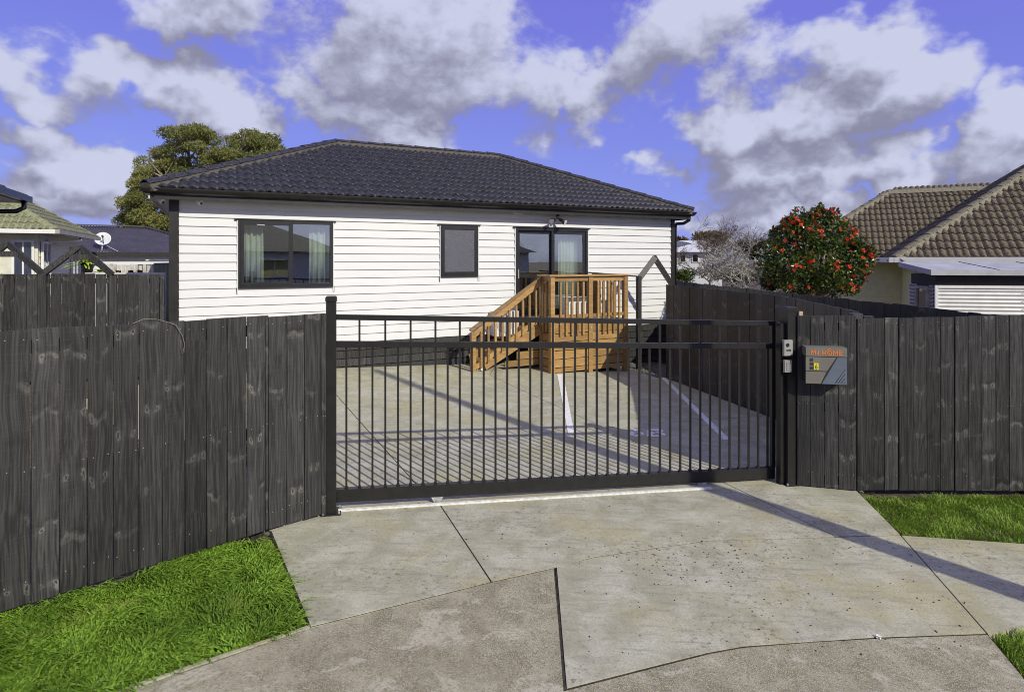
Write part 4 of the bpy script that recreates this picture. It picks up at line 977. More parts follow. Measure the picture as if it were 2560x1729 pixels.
# front plates: positions as fractions of the face
plate('upper_plate', [(0, .355), (.52, .355), (.745, .735), (0, .735)], M_LBG, -.003, lb, .004)
plate('lower_plate', [(0, .0), (.36, .0), (.505, .33), (0, .33)], M_LBG, -.003, lb, .004)
plate('seam', [(0, .333), (.503, .333), (.515, .352), (0, .352)], M_LBD, -.004, lb, .003)
plate('blue_plate', [(.395, 0), (1, 0), (1, .735), (.775, .735)], M_LBB, -.003, lb, .004)
plate('diagonal_groove', [(.365, 0), (.39, 0), (.77, .735), (.75, .735)], M_LBD, -.004, lb, .003)
for i, (a, b2) in enumerate(((.715, .43), (.78, .305), (.85, .18), (.915, .08))):
    x1 = a + (b2) * .56
    plate('slash_mark', [(a, .035), (a + .016, .035), (min(x1 + .014, .968), b2), (min(x1, .955), b2 - .01)], M_LBD, .0005, lb, .0012)
for y in (.70, .585, .47): plate('dark_square', [(.10, y - .085), (.18, y - .085), (.18, y), (.10, y)], M_LBD, .0005, lb, .0012)
st = plate('number_sticker', [(.20, .385), (.31, .385), (.31, .565), (.20, .565)], M_YEL, .0008, lb, .0012)
def put_text(txt, cx, cy, h, width, m, par, name, bold=0, d=.0025):
    V, Fs = text_mesh(txt, 1, bold); xs = [v.x for v in V]; ys = [v.y for v in V]; sx = width / (max(xs) - min(xs)); sy = h / (max(ys) - min(ys)); mx_, my_ = (max(xs) + min(xs)) / 2, (max(ys) + min(ys)) / 2
    pts = [lbp(cx + (v.x - mx_) * sx / lw, cy + (v.y - my_) * sy / lh, d) for v in V]; return raw(name, pts, Fs, m, par)
put_text('6', .257, .475, lh * .145, lw * .055, M_LBD, st, 'number', .01, .0024)
LET = {'M': [[(0, 0), (0, 1), (.5, .42), (1, 1), (1, 0)]], 'J': [[(.75, 1), (.75, .25), (.55, .02), (.2, .02), (.02, .25)]], 'H': [[(0, 0), (0, 1)], [(1, 0), (1, 1)], [(0, .5), (1, .5)]], 'E': [[(.95, .02), (0, .02), (0, .98), (.95, .98)], [(0, .5), (.85, .5)]],
       'O': [[(.5 + .5 * math.cos(t * math.pi / 7), .5 + .5 * math.sin(t * math.pi / 7)) for t in range(15)]]}
def letter(ch, x, w, y0, h, th):
    V, F = [], []
    for st_ in LET[ch]:
        for (a, b2) in zip(st_, st_[1:]):
            p, q = Vector((x + a[0] * w, y0 + a[1] * h)), Vector((x + b2[0] * w, y0 + b2[1] * h)); d = (q - p).normalized(); e = Vector((-d.y, d.x)) * th / 2; p, q = p - d * th * .42, q + d * th * .42; n = len(V)
            V += [lbp(c.x / lw, c.y / lh, .0066 + .0001 * n / 4) for c in (p - e, q - e, q + e, p + e)]; F.append((n, n + 1, n + 2, n + 3))
    return raw('letter', V, F, M_ORANGE, hd)
for ch, x, w in (('M', .135, .09), ('J', .265, .055), ('H', .405, .075), ('O', .52, .105), ('M', .67, .095), ('E', .805, .065)): letter(ch, x * lw, w * lw, .81 * lh, .10 * lh, .0085)
# small roof mark over the O, and the cross inside it
ox = .572
for pts in ([(ox - .075, .925), (ox - .06, .925), (ox + .004, .965), (ox, .99)], [(ox + .075, .925), (ox + .06, .925), (ox - .004, .965), (ox, .99)]):
    raw('lettering_mark', [lbp(x, y, .0066) for x, y in pts], [(0, 1, 2, 3)], M_ORANGE, hd)
raw('lettering_mark', [lbp(x, y, .0066) for x, y in ((ox - .02, .857), (ox + .02, .857), (ox + .02, .867), (ox - .02, .867))], [(0, 1, 2, 3)], M_ORANGE, hd)

# ------------------------------------------------------------------ painted marks on the drive
def painted(name, quads, label, cat):
    V, F = [], []
    for q in quads:
        n = 10; a, b2, c, d = [Vector((*g2(*p), 0)) for p in q]
        for i in range(n + 1):
            for p in (a.lerp(d, i / n), b2.lerp(c, i / n)): V.append((p.x, p.y, gz(p.x, p.y) + .004))
        k = len(V) - 2 * (n + 1); F += [(k + 2 * i, k + 2 * i + 1, k + 2 * i + 3, k + 2 * i + 2) for i in range(n)]
    o = raw(name, V, F, M_WPAINT); return tag(o, label, cat)
painted('parking_line', [[(1393, 935), (1408, 935), (1436, 1085), (1420, 1083)]], 'white painted parking line starting at the foot of the deck', 'line')
painted('parking_line', [[(1652, 943), (1664, 944), (1826, 1099), (1808, 1099)]], 'white painted parking line running beside the dark drive fence', 'line')
def stencil(txt, px0, px1, py0, py1, label):
    V, Fs = text_mesh(txt, 1, .03); me = bpy.data.meshes.new('s'); me.from_pydata([tuple(v) for v in V], [], Fs)
    bm = bmesh.new(); bm.from_mesh(me); xs = [v.x for v in V]; ys = [v.y for v in V]; x0, x1, y0, y1 = min(xs), max(xs), min(ys), max(ys)
    no = Vector((.80, .6, 0)).normalized(); cxy = Vector(((x0 + x1) / 2 - .02, (y0 + y1) / 2, 0)); g_ = (x1 - x0) * .055
    for s in (-1, 1): bmesh.ops.bisect_plane(bm, geom=bm.verts[:] + bm.edges[:] + bm.faces[:], plane_co=cxy + no * g_ * s, plane_no=no)
    bmesh.ops.delete(bm, geom=[f for f in bm.faces if abs((f.calc_center_median() - cxy).dot(no)) < g_ * .999], context='FACES')
    V2 = []
    bm.verts.ensure_lookup_table()
    for v in bm.verts:
        fx = (v.co.x - x0) / (x1 - x0); fy = (v.co.y - y0) / (y1 - y0)
        p = GP(px0 + (px1 - px0) * fx, py1 + (py0 - py1) * fy); V2.append((p.x, p.y, gz(p.x, p.y) + .004))
    F2 = [tuple(v.index for v in f.verts) for f in bm.faces]; bm.free()
    return tag(raw('painted_character', V2, F2, M_WPAINT), label, 'marking')
stencil('6', 1573, 1610, 1071, 1091, 'white stencilled digit 6 painted on the drive')
stencil('B', 1618, 1664, 1072, 1092, 'white stencilled letter B painted on the drive beside the 6')

# ------------------------------------------------------------------ neighbours
def boards(wallo, F, u0, u1, v, z0, z1, bs, m, name='weatherboard'):
    z = z0
    while z < z1 - .02:
        zz = min(z + bs + .008, z1)
        MB().hexa([F(u0, v - .026, z), F(u1, v - .026, z), F(u1, v - .001, z), F(u0, v - .001, z), F(u0, v - .008, zz), F(u1, v - .008, zz), F(u1, v - .001, zz), F(u0, v - .001, zz)]).build(name, m, wallo); z += bs
# N1 sibling dark-roofed house on the left
M_PALE = mat('pale_blue_weatherboard', col=(.55, .58, .64), rough=.6, var=.03)
n1c = Vector((-8.98, 11.05, 0)); N1 = Frame(n1c, -HD, -HN)   # eave far corner; U runs left, V toward the street
h1 = root('neighbour_house', 'dark-guttered pale blue house peeping over the fence at the outer gable frame', 'house', N1(.45, .45, -2.0))
r1, k1 = hip_roof(h1, N1, 0, 7, 0, 5.2, 1.12, TP, mat('dark_roof_sheet', col=(.025, .025, .034), rough=.5, var=.2))
MB().box(N1, .45, 6.5, .45, 4.7, -2.2, 1.02).build('wall', M_PALE, h1)
w_ = MB(); z = -2.1
wn1 = Frame(N1(.45, .45, 0), -HN, -HD)
boards(h1, Frame(N1(.45, .45, 0), -HN, -HD), 0.06, 4.2, -.001, -2.1, 1.0, .155, M_PALE)
MB().box(N1, .40, .55, .36, .50, -2.2, 1.02).build('corner_trim', M_TRIM, h1)
MB().box(N1, .0, 7, .0, 5.2, 1.03, 1.045).build('soffit', M_SOFFIT, h1)
MB().box(N1, -.10, -.002, -.1, 5.3, 1.05, 1.16).build('gutter', M_GUT, h1); MB().box(N1, -.002, 7, -.1, -.002, 1.05, 1.16).build('gutter', M_GUT, h1)
MB().tube([N1(-.05, .25, 1.05), N1(-.05, .25, .93), N1(.05, .3, .86), N1(.30, .40, .84), N1(.36, .42, .72), N1(.36, .42, -1.9)], .042, 10).build('downpipe', M_GUT, h1, True)
caps(r1, k1[0], k1[4], CM, .40, M_MORTAR)
# N2 cream house with mossy roof
TPN = .645; M_CREAM = mat('cream_weatherboard', col=(.60, .60, .50), rough=.65, var=.05)
M_SASHW = mat('white_joinery_paint', col=(.74, .74, .72), rough=.5, var=.03)
n2c = PX(140, 580, 18); n2c = Vector((n2c.x, n2c.y, 0)); ZE2 = zat(580, 18)
N2 = Frame(n2c, -HD, HN)
h2 = root('neighbour_house', 'cream house with green mossy tiled roof behind the gable frames', 'house', N2(.5, .5, -2.1))
r2, k2 = hip_roof(h2, N2, 0, 11, 0, 7.2, ZE2 + .05, TPN, mat('mossy_under', col=(.10, .11, .06), rough=.9, var=.2))
TM2 = tile_mesh('tile', .34, .34, .045, .035, M_TILEM, 10)
run2 = 4.3
def roof_face(roof, a, b2, ca, cb, mesh, w, c, cap, nm='tile_field', pad=-.02):
    E_ = (b2 - a); e_ = E_.normalized(); s_ = ca - a; s_ = s_ - e_ * s_.dot(e_); sn = s_.normalized(); nn_ = e_.cross(sn)
    if nn_.z < 0: nn_ = -nn_
    pol = [(0, 0), (E_.length, 0)] + ([((cb - a).dot(e_), s_.length)] if (cb - ca).length > .01 else []) + [((ca - a).dot(e_), s_.length)]
    # mesh needs a right-handed basis
    if e_.cross(sn).dot(nn_) < 0:
        return roof_face(roof, b2, a, cb, ca, mesh, w, c, cap, nm, pad)
    return tile_field(roof, a + nn_ * .012, e_, sn, nn_, pol, w, c, mesh, cap, pad, nm)
roof_face(r2, k2[1], k2[0], k2[5], k2[4], TM2, .34, .34, 90)
roof_face(r2, k2[0], k2[3], k2[4], k2[4], TM2, .34, .34, 120)
CM2 = cap_mesh('ridge_cap', .42, .15, .1, M_TILEM)
for a, b2 in ((k2[0], k2[4]), (k2[3], k2[4]), (k2[4], k2[5])): caps(r2, a, b2, CM2, .42, mat('moss_mortar', col=(.24, .26, .12), rough=.9, var=.25, vscale=8), .2, .09, .06)
MB().box(N2, .55, 10.4, .55, 6.7, -2.3, ZE2 - .02).build('wall', M_CREAM, h2)
MB().box(N2, .0, 11, .0, 7.2, ZE2 - .02, ZE2 - .002).build('soffit', M_CREAM, h2)
MB().box(N2, -.0, 11, -.11, -.002, ZE2 - .05, ZE2 + .07).build('gutter', M_SASHW, h2); MB().box(N2, -.11, -.002, -.11, 7.2, ZE2 - .05, ZE2 + .07).build('gutter', mat('grey_gutter', col=(.33, .33, .30), rough=.6, var=.1), h2)
boards(h2, Frame(N2(.55, .55, 0), HN, HD * 1), .1, 7.3, 0, -2.2, ZE2 - .03, .19, M_CREAM) if False else boards(h2, Frame(N2(.55, .55, 0), HN, -HD), .1, 6.0, -.001, -2.2, ZE2 - .03, .19, M_CREAM)
def simple_window(parent, F, u0, u1, z0, z1, m, lights=2, v=0, curtain_m=None, pane_m=None):
    w = .06; b = MB().box(F, u0, u0 + w, v - .05, v + .02, z0, z1).box(F, u1 - w, u1, v - .05, v + .02, z0, z1).box(F, u0 + w, u1 - w, v - .05, v + .02, z0, z0 + w).box(F, u0 + w, u1 - w, v - .05, v + .02, z1 - w, z1)
    wo = b.build('window', m, parent); st_ = (u1 - u0 - 2 * w) / lights
    for i in range(lights):
        a = u0 + w + i * st_; MB().box(F, a + (.02 if i else 0), a + st_ - (.02 if i < lights - 1 else 0), v - .02, v - .014, z0 + w, z1 - w).build('pane', pane_m or M_GLASS, wo)
        if i: MB().box(F, a - .02, a + .02, v - .04, v + .0, z0 + w, z1 - w).build('mullion', m, wo)
    if curtain_m: MB().box(F, u0 + w, u1 - w, v - .012, v - .006, z0 + w, z1 - w).build('net_curtain', curtain_m, wo)
    else: MB().box(F, u0 + w, u1 - w, v - .010, v - .004, z0 + w, z1 - w).build('dark_interior', M_ROOM, wo)
    return wo
M_NET = mat('net_curtain_white', col=(.60, .60, .66), rough=.8, var=.12, vscale=5, stretch=(6, 6, 1))
FN2 = Frame(N2(.55, .52, 0), -HD, HN)      # front wall; u runs left
simple_window(h2, FN2, .95, 2.15, -1.2, .58, M_SASHW, 1, 0, M_NET)
simple_window(h2, FN2, .08, .62, -1.2, .58, M_SASHW, 2, 0)
simple_window(h2, Frame(N2(.52, .55, 0), HN, -HD), 4.4, 5.8, -1.2, .45, M_SASHW, 2, -.03)
simple_window(h2, Frame(N2(.52, .55, 0), HN, -HD), .15, 1.2, -1.2, .55, M_SASHW, 2, -.03)
MB().tube([N2(-.05, 3.4, ZE2 - .05), N2(-.05, 3.4, ZE2 - .16), N2(.2, 2.6, ZE2 - .22), N2(.47, 1.35, ZE2 - .25), N2(.49, 1.3, ZE2 - .4), N2(.49, 1.3, -2.1)], .045, 8).build('downpipe', M_CREAM, h2, True)
# N3 dark corrugated roof with satellite dish
A3 = R(40); D3 = Vector((math.cos(A3), math.sin(A3), 0)); NN3 = Vector((-math.sin(A3), math.cos(A3), 0))
n3 = PX(310, 633, 26); N3 = Frame((n3.x, n3.y, 0), D3, NN3); ZE3 = zat(633, 26)
h3 = root('neighbour_house', 'white house with dark corrugated iron roof carrying the satellite dish', 'house', N3(-4, 0, -2.2))
R3 = 3.6; T3 = .35; s1 = 1.35
M_IRON = mat('dark_blue_corrugated_iron', col=(.062, .058, .072), rough=.5, var=.12, vscale=2)
V, F = [], []; pitch = .114; ucur = -9.0; cols = []
while ucur < s1 + R3:
    top = R3 if ucur < s1 else max(.0, R3 - (ucur - s1)); cols.append((ucur, top)); ucur += pitch / 4
for i, (u, t) in enumerate(cols):
    hh = .022 * math.sin(2 * math.pi * u / pitch)
    V += [N3(u, -.0, ZE3 + .04 + hh), N3(u, t, ZE3 + .04 + t * T3 + hh)]
F = [(2 * i, 2 * i + 2, 2 * i + 3, 2 * i + 1) for i in range(len(cols) - 1)]
r3 = raw('roof', V, F, M_IRON, h3)
MB().poly([N3(s1 + R3, 0, ZE3 + .04), N3(s1 + R3, 2 * R3, ZE3 + .04), N3(s1, R3, ZE3 + .04 + R3 * T3)]).poly([N3(-9, 2 * R3, ZE3 + .04), N3(-9, R3, ZE3 + .04 + R3 * T3), N3(s1, R3, ZE3 + .04 + R3 * T3), N3(s1 + R3, 2 * R3, ZE3 + .04)]).build('rear_slope', M_IRON, r3)
MB().beam(N3(-9, R3, ZE3 + .09 + R3 * T3), N3(s1, R3, ZE3 + .09 + R3 * T3), .22, .05).build('ridge_flashing', M_IRON, r3); MB().beam(N3(s1, R3, ZE3 + .08 + R3 * T3), N3(s1 + R3, 0, ZE3 + .08), .2, .05).build('hip_flashing', M_IRON, r3)
MB().box(N3, -9, s1 + R3, .3, 2 * R3 - .3, -2.4, ZE3 - .05).build('wall', M_WHITE, h3)
boards(h3, N3, -8.9, s1 + R3 - .1, .299, -1.8, ZE3 - .06, .17, M_WHITE)
MB().box(N3, -9, s1 + R3 + .1, -.12, -.01, ZE3 - .10, ZE3 + .04).build('gutter', M_TRIM, h3)
MB().box(N3, -9, s1 + R3, -.008, .28, ZE3 - .08, ZE3 - .06).build('soffit', M_SOFFIT, h3)
FW3 = Frame(N3(0, .25, 0), D3, NN3)
simple_window(h3, FW3, -2.3, -1.1, -1.2, -.22, M_TRIM, 2, 0); simple_window(h3, FW3, .55, 1.75, -1.2, -.22, M_TRIM, 2, 0); simple_window(h3, FW3, 1.8, 3.6, -1.2, -.22, M_TRIM, 2, 0)
# satellite dish
dc = PX(257, 597, 25.75); sd = root('satellite_dish', 'round white satellite dish on the dark corrugated roof', 'satellite dish', PX(255, 628, 25.6))
dn = Vector((.42, -.80, .42)).normalized(); b = MB(); a1 = dn.orthogonal().normalized(); a2 = dn.cross(a1); n = 24
for j, (r_, dd) in enumerate(((0, -.05), (.12, -.035), (.22, -.01), (.30, .03), (.305, .028))):
    for i in range(n): t = 2 * math.pi * i / n; b.v.append(dc + dn * dd + (a1 * math.cos(t) + a2 * math.sin(t)) * max(r_, .001))
b.f = [(j * n + i, j * n + (i + 1) % n, (j + 1) * n + (i + 1) % n, (j + 1) * n + i) for j in range(4) for i in range(n)]
dso = b.build('dish', mat('dish_pale', col=(.60, .62, .66), rough=.5, var=.05), sd, True); dm = dso.modifiers.new('t', 'SOLIDIFY'); dm.thickness = .012
base = PX(254, 629, 25.62); MB().tube([base, dc - dn * .06], .03, 8).build('mast', M_GALV, sd, True); MB().box(Frame(base, D3, NN3), -.2, .2, -.05, .05, -.03, .012).build('foot', M_GALV, sd)
fp_ = dc + dn * .34 + Vector((.03, 0, -.05)); MB().tube([dc - a2 * .0 + Vector((.06, -.02, -.27)), fp_], .016, 6).build('feed_arm', M_PLASTICB, sd); MB().tube([fp_ - dn * .05, fp_ + dn * .05], .045, 8).build('feed_horn', M_PLASTICB, sd)
MB().tube([dc - dn * .04 + Vector((.1, 0, -.24)), PX(296, 629, 25.9)], .013, 6).build('brace', M_GALV, sd)
# white-roofed house beyond
h6 = root('distant_house', 'pale low-pitched roof just showing above the dark corrugated roof ridge', 'house', PX(260, 700, 40) + Vector((0, 0, -1)))
n6 = PX(160, 572, 40); N6 = Frame((n6.x, n6.y, 0), (math.cos(.35), math.sin(.35), 0), (-math.sin(.35), math.cos(.35), 0)); M_WROOF = mat('white_roof_sheet', col=(.62, .64, .66), rough=.5, var=.05)
MB().box(N6, -2, 7, .3, 5.5, -2.4, zat(578, 40)).build('wall', M_CREAM, h6); hip_roof(h6, N6, -2.4, 7.4, 0, 6, zat(580, 40), .14, M_WROOF)
# picket fence, metal fence, plants on the far boundary
pk = root('picket_fence', 'weathered white picket fence between the cream house and dark corrugated roof house', 'fence', PX(262, 700, 17) + Vector((0, 0, -1.2)))
M_PICK = mat('weathered_picket', col=(.50, .49, .45), rough=.8, var=.2, vscale=8, objvar=.1)
YP = 17.0; xp = 262
F_ = Frame(PX(262, 648, YP), (math.cos(.12), math.sin(.12), 0), (-math.sin(.12), math.cos(.12), 0)); F_.O.z = 0
for i in range(13):
    u = i * .112 * 1.0; MB().box(F_, u, u + .088, 0, .02, -1.9, zat(661, YP) + rnd.uniform(-.02, .02)).build('picket', M_PICK, pk)
for z in (-.4, -1.4): MB().box(F_, 0, 1.46, .022, .06, z - .04, z + .04).build('rail', M_PICK, pk)
sh = root('garden_shed', 'green-grey ribbed metal shed with white lean-to roof by the white house corner', 'shed', PX(410, 700, 16) + Vector((0, 0, -1.2)))
F_ = Frame(PX(384, 648, 16), (math.cos(.3), math.sin(.3), 0), (-math.sin(.3), math.cos(.3), 0)); F_.O.z = 0
M_GRN = mat('green_grey_metal', col=(.22, .25, .21), rough=.5, var=.06)
MB().box(F_, 0, 1.6, 0, 1.5, -2.2, -.10).build('wall', M_GRN, sh)
for i in range(16): MB().box(F_, i * .1 + .01, i * .1 + .03, -.015, .0, -2.2, -.10).build('rib', M_GRN, sh)
MB().hexa([F_(-.15, -.15, -.035), F_(1.7, -.15, -.10), F_(1.7, 1.6, -.10), F_(-.15, 1.6, -.03), F_(-.15, -.15, -.005), F_(1.7, -.15, -.07), F_(1.7, 1.6, -.07), F_(-.15, 1.6, .0)]).build('roof', M_SASHW, sh)
wb = MB(); F_ = Frame(PX(212, 648, 12.5), (1, .1, 0), (-.1, 1, 0)); F_.O.z = 0
wl_ = wb.box(F_, 0, 1.55, 0, .09, -2.1, zat(682, 12.5)).build('garden_wall', M_SASHW); tag(wl_, 'low white capping strip just above the fence below the strappy plant', 'wall')
def strappy(name, c, n, L_, label, col1, col2, seed):
    r = random.Random(seed); rt = root(name, label, 'plant', Vector((c.x, c.y, -2.1))); m = mat(name + '_leaf', col=col1, col2=col2, rough=.5, var=.3, vscale=5)
    MB().tube([Vector((c.x, c.y, -2.1)), c + Vector((0, 0, .05))], [.07, .05], 8).build('stem', mat('plant_stem', col=(.13, .10, .06), var=.2), rt)
    for i in range(n):
        a = r.uniform(0, 6.28); up = r.uniform(.1, 1.2); d = Vector((math.cos(a), math.sin(a), 0)); b = MB(); V = []; sd_ = Vector((-d.y, d.x, 0)); l = L_ * r.uniform(.7, 1.1)
        for k in range(5):
            t = k / 4; p = c + d * (l * t * math.cos(up * (1 - .3 * t))) + Vector((0, 0, l * (math.sin(up) * t - .45 * t * t))); w = .032 * math.sin(math.pi * (.12 + .86 * t)) + .004; V += [p - sd_ * w, p + sd_ * w]
        raw('leaf', V, [(2 * k, 2 * k + 1, 2 * k + 3, 2 * k + 2) for k in range(4)], m, rt, True)
strappy('strappy_plant', PX(213, 662, 13.4), 60, .50, 'bright green strappy plant behind the fence under the gable frame', (.22, .36, .03), (.50, .60, .10), 3)
strappy('strappy_plant', PX(250, 679, 13.2), 16, .22, 'small green strappy plant beside the bright green one, above the fence', (.10, .2, .02), (.28, .38, .06), 4)
for px, col, lb_ in ((296, (.35, .10, .04), 'rusty red succulent above the white capping in front of the pickets'), (327, (.30, .12, .06), 'reddish spindly plant next to the row of succulents'), (350, (.55, .20, .06), 'orange tipped potted plant in front of the pickets nearest the shed')):
    strappy('potted_plant', PX(px, 681, 13.0), 14, .13, lb_, col, tuple(min(1, c * 1.6) for c in col), px)

# N4 red-tiled neighbour on the right
E4 = Vector((math.cos(R(-27)), math.sin(R(-27)), 0)); I4 = Vector((math.sin(R(27)), math.cos(R(27)), 0))
c4 = PX(2235, 650, 15); N4 = Frame((c4.x, c4.y, 0), E4, I4); M_YELW = mat('pale_yellow_weatherboard', col=(.78, .75, .42), rough=.65, var=.04)
h4 = root('neighbour_house', 'pale yellow house with weathered red tiled roof behind the camellia', 'house', N4(0, .5, -2.4))
under4 = mat('old_tile_under', col=(.08, .05, .04), rough=.9, var=.2)
ZE4 = .02
rA, kA = hip_roof(h4, N4, 0, 13, 0, 9.6, ZE4, .71, under4)
TM4 = tile_mesh('tile', .31, .335, .045, .035, M_TILER, 10)
nA = roof_face(rA, kA[0], kA[1], kA[4], kA[5], TM4, .31, .335, 170)
nB_ = roof_face(rA, kA[3], kA[0], kA[4], kA[4], TM4, .31, .335, 0)
rB, kB = hip_roof(h4, N4, -2.73, 12, 2.69, 2.69 + 6.24, ZE4, .71, under4, 'rear_roof')
nC = roof_face(rB, kB[0], kB[1], kB[4], kB[5], TM4, .31, .335, 130); roof_face(rB, kB[3], kB[0], kB[4], kB[4], TM4, .31, .335, 0)
print('N4 tiles', nA, nB_, nC)
CM4 = cap_mesh('ridge_cap', .42, .15, .10, M_TILER)
for rf, kk in ((rA, kA), (rB, kB)):
    for a, b2 in ((kk[0], kk[4]), (kk[3], kk[4]), (kk[4], kk[5])): caps(rf, a, b2, CM4, .42, M_MORTM, .24, .08, .06)
MB().box(N4, .5, 12.5, .5, 9, -2.6, ZE4 - .02).build('wall', M_YELW, h4); MB().box(N4, -1.2, .499, 3.15, 8.4, -2.6, ZE4 - .02).build('rear_wall', M_YELW, h4)
boards(h4, N4, -1.15, .48, 3.149, -2.4, ZE4 - .02, .185, M_YELW); boards(h4, N4, .55, 3, .499, -2.4, ZE4 - .02, .185, M_YELW)
boards(h4, Frame(N4(.5, .5, 0), I4, E4),   .03, 2.6, -.001, -2.4, ZE4 - .02, .185, M_YELW)
MB().box(N4, -1.34, -1.2, 3.10, 3.25, -2.6, ZE4 - .02).build('corner_trim', M_SASHW, h4)
M_GRYB = mat('grey_weathered_board', col=(.30, .30, .30), rough=.85, var=.2, stretch=(8, 8, 1))
for i in range(12): MB().box(N4, -1.36 - (i + 1) * .1, -1.36 - i * .1 - .008, 3.2, 3.22, -2.6, -.35).build('screen_board', M_GRYB, h4)
for a in ((-.02, 13, -.11, -.002), ): MB().box(N4, *a, ZE4 - .10, ZE4 + .03).build('gutter', M_SASHW, h4)
MB().box(N4, -2.75, -.0, 2.58, 2.688, ZE4 - .10, ZE4 + .03).build('gutter', M_SASHW, h4); MB().box(N4, -.11, -.002, -.11, 2.57, ZE4 - .10, ZE4 + .03).build('gutter', M_SASHW, h4)
MB().box(N4, 0, 13, 0, .5, ZE4 - .03, ZE4 - .015).box(N4, -2.73, .5, 2.69, 3.15, ZE4 - .03, ZE4 - .015).box(N4, 0, .499, .501, 2.689, ZE4 - .03, ZE4 - .015).build('soffit', M_YELW, h4)
# bird on the ridge
bp_ = PX(2204, 486, 20.1); bird = root('bird', 'small dark bird perched on the end of the red tiled ridge', 'bird', bp_ + Vector((0, 0, -.06)))
MB().tube([bp_ + Vector((-.09, 0, .03)), bp_ + Vector((-.05, 0, .0)), bp_, bp_ + Vector((.05, 0, .05)), bp_ + Vector((.075, 0, .085)), bp_ + Vector((.11, 0, .085))], [.01, .03, .05, .045, .03, .004], 8).build('body', M_PLASTICB, bird, True)
# N5 garage with corrugated cladding
c5 = PX(2337, 700, 12); E5 = Vector((math.cos(R(-10)), math.sin(R(-10)), 0)); I5 = Vector((-E5.y, E5.x, 0)); N5 = Frame((c5.x, c5.y, 0), E5, I5); ZR5 = zat(676, 12)
h5 = root('corrugated_garage', 'low garage clad in white corrugated iron with a flat grey roof beyond the fence', 'garage', N5(0, 0, -2.4))
M_WIRON = mat('white_corrugated_iron', col=(.62, .62, .61), rough=.4, var=.04)
M_BLK5 = mat('black_upper_panel', col=(.012, .011, .011), rough=.6, var=.1)
MB().box(N5, .03, 6, .03, 1.05, -2.5, ZR5 - .08).build('wall', M_BLK5, h5)
def corr(F, u0, u1, z0, z1, v, name, m, pit=.076, amp=.012):
    V, Fs = [], []; z = z0
    while z <= z1: hh = amp * math.sin(2 * math.pi * (z - z0) / pit); V += [F(u0, v + hh, z), F(u1, v + hh, z)]; z += pit / 6
    Fs = [(2 * i, 2 * i + 1, 2 * i + 3, 2 * i + 2) for i in range(len(V) // 2 - 1)]; return raw(name, V, Fs, m, h5, True)
zc = zat(713, 12); corr(N5, .06, 6, -2.5, zc - .05, .0, 'corrugated_sheet', M_WIRON)
MB().box(N5, .0, .055, -.02, .03, -2.5, zc).build('corner_flashing', M_SASHW, h5); MB().box(N5, .056, 6, -.022, .02, zc - .055, zc).build('head_flashing', M_SASHW, h5)
FS5 = Frame(N5(.0, 0, 0), I5, E5)
corr(FS5, .05, .20, -2.5, zc - .0, .0, 'corrugated_sheet', mat('grey_corrugated_iron', col=(.33, .33, .32), rough=.5, var=.05)); corr(FS5, .72, 1.05, -2.5, zc - .0, .0, 'corrugated_sheet', MATS['grey_corrugated_iron']); corr(FS5, .20, .72, -2.5, -1.08, .0, 'corrugated_sheet', MATS['grey_corrugated_iron'])
simple_window(h5, FS5, .20, .72, -1.08, zc - .03, mat('grey_window_timber', col=(.36, .33, .29), rough=.7, var=.15), 1, .0)
MB().hexa([N5(-.14, -.16, ZR5 - .09), N5(6.2, -.16, ZR5 - .09), N5(6.2, 1.25, ZR5 + .06), N5(-.14, 1.25, ZR5 + .06), N5(-.14, -.16, ZR5 + .015), N5(6.2, -.16, ZR5 + .015), N5(6.2, 1.25, ZR5 + .165), N5(-.14, 1.25, ZR5 + .165)]).build('roof', mat('grey_membrane_roof', col=(.42, .43, .46), rough=.5, var=.10, vscale=3), h5)
for u in (1.05, 2.15, 3.3): MB().hexa([N5(u, -.15, ZR5 + .017), N5(u + .02, -.15, ZR5 + .017), N5(u + .02, 1.24, ZR5 + .166), N5(u, 1.24, ZR5 + .166), N5(u, -.15, ZR5 + .024), N5(u + .02, -.15, ZR5 + .024), N5(u + .02, 1.24, ZR5 + .173), N5(u, 1.24, ZR5 + .173)]).build('roof_seam', M_TRIM, h5)
for zz in range(5): MB().disc(N5(1.55, -.014, zc - .15 - zz * .152), -I5, .011, 8, .006).build('screw_head', M_GALV, h5)
# distant two-storey white house
h7 = root('distant_house', 'white two-storey house with pale roof beyond the bare trees', 'house', PX(1720, 720, 42) + Vector((0, 0, -.4)))
n7 = PX(1672, 640, 42); N7 = Frame((n7.x, n7.y, 0), (math.cos(.2), -math.sin(.2), 0), (math.sin(.2), math.cos(.2), 0)); z7 = zat(630, 42)
MB().box(N7, 0, 3.6, .4, 6, -2.8, z7).build('wall', M_WHITE, h7); hip_roof(h7, N7, -.5, 4.1, 0, 6.4, z7, .28, M_WROOF)
for u in (.75, 1.6): simple_window(h7, Frame(N7(0, .4, 0), N7.U, N7.V), u, u + .45, z7 - .75, z7 - .12, M_SASHW, 1, 0)

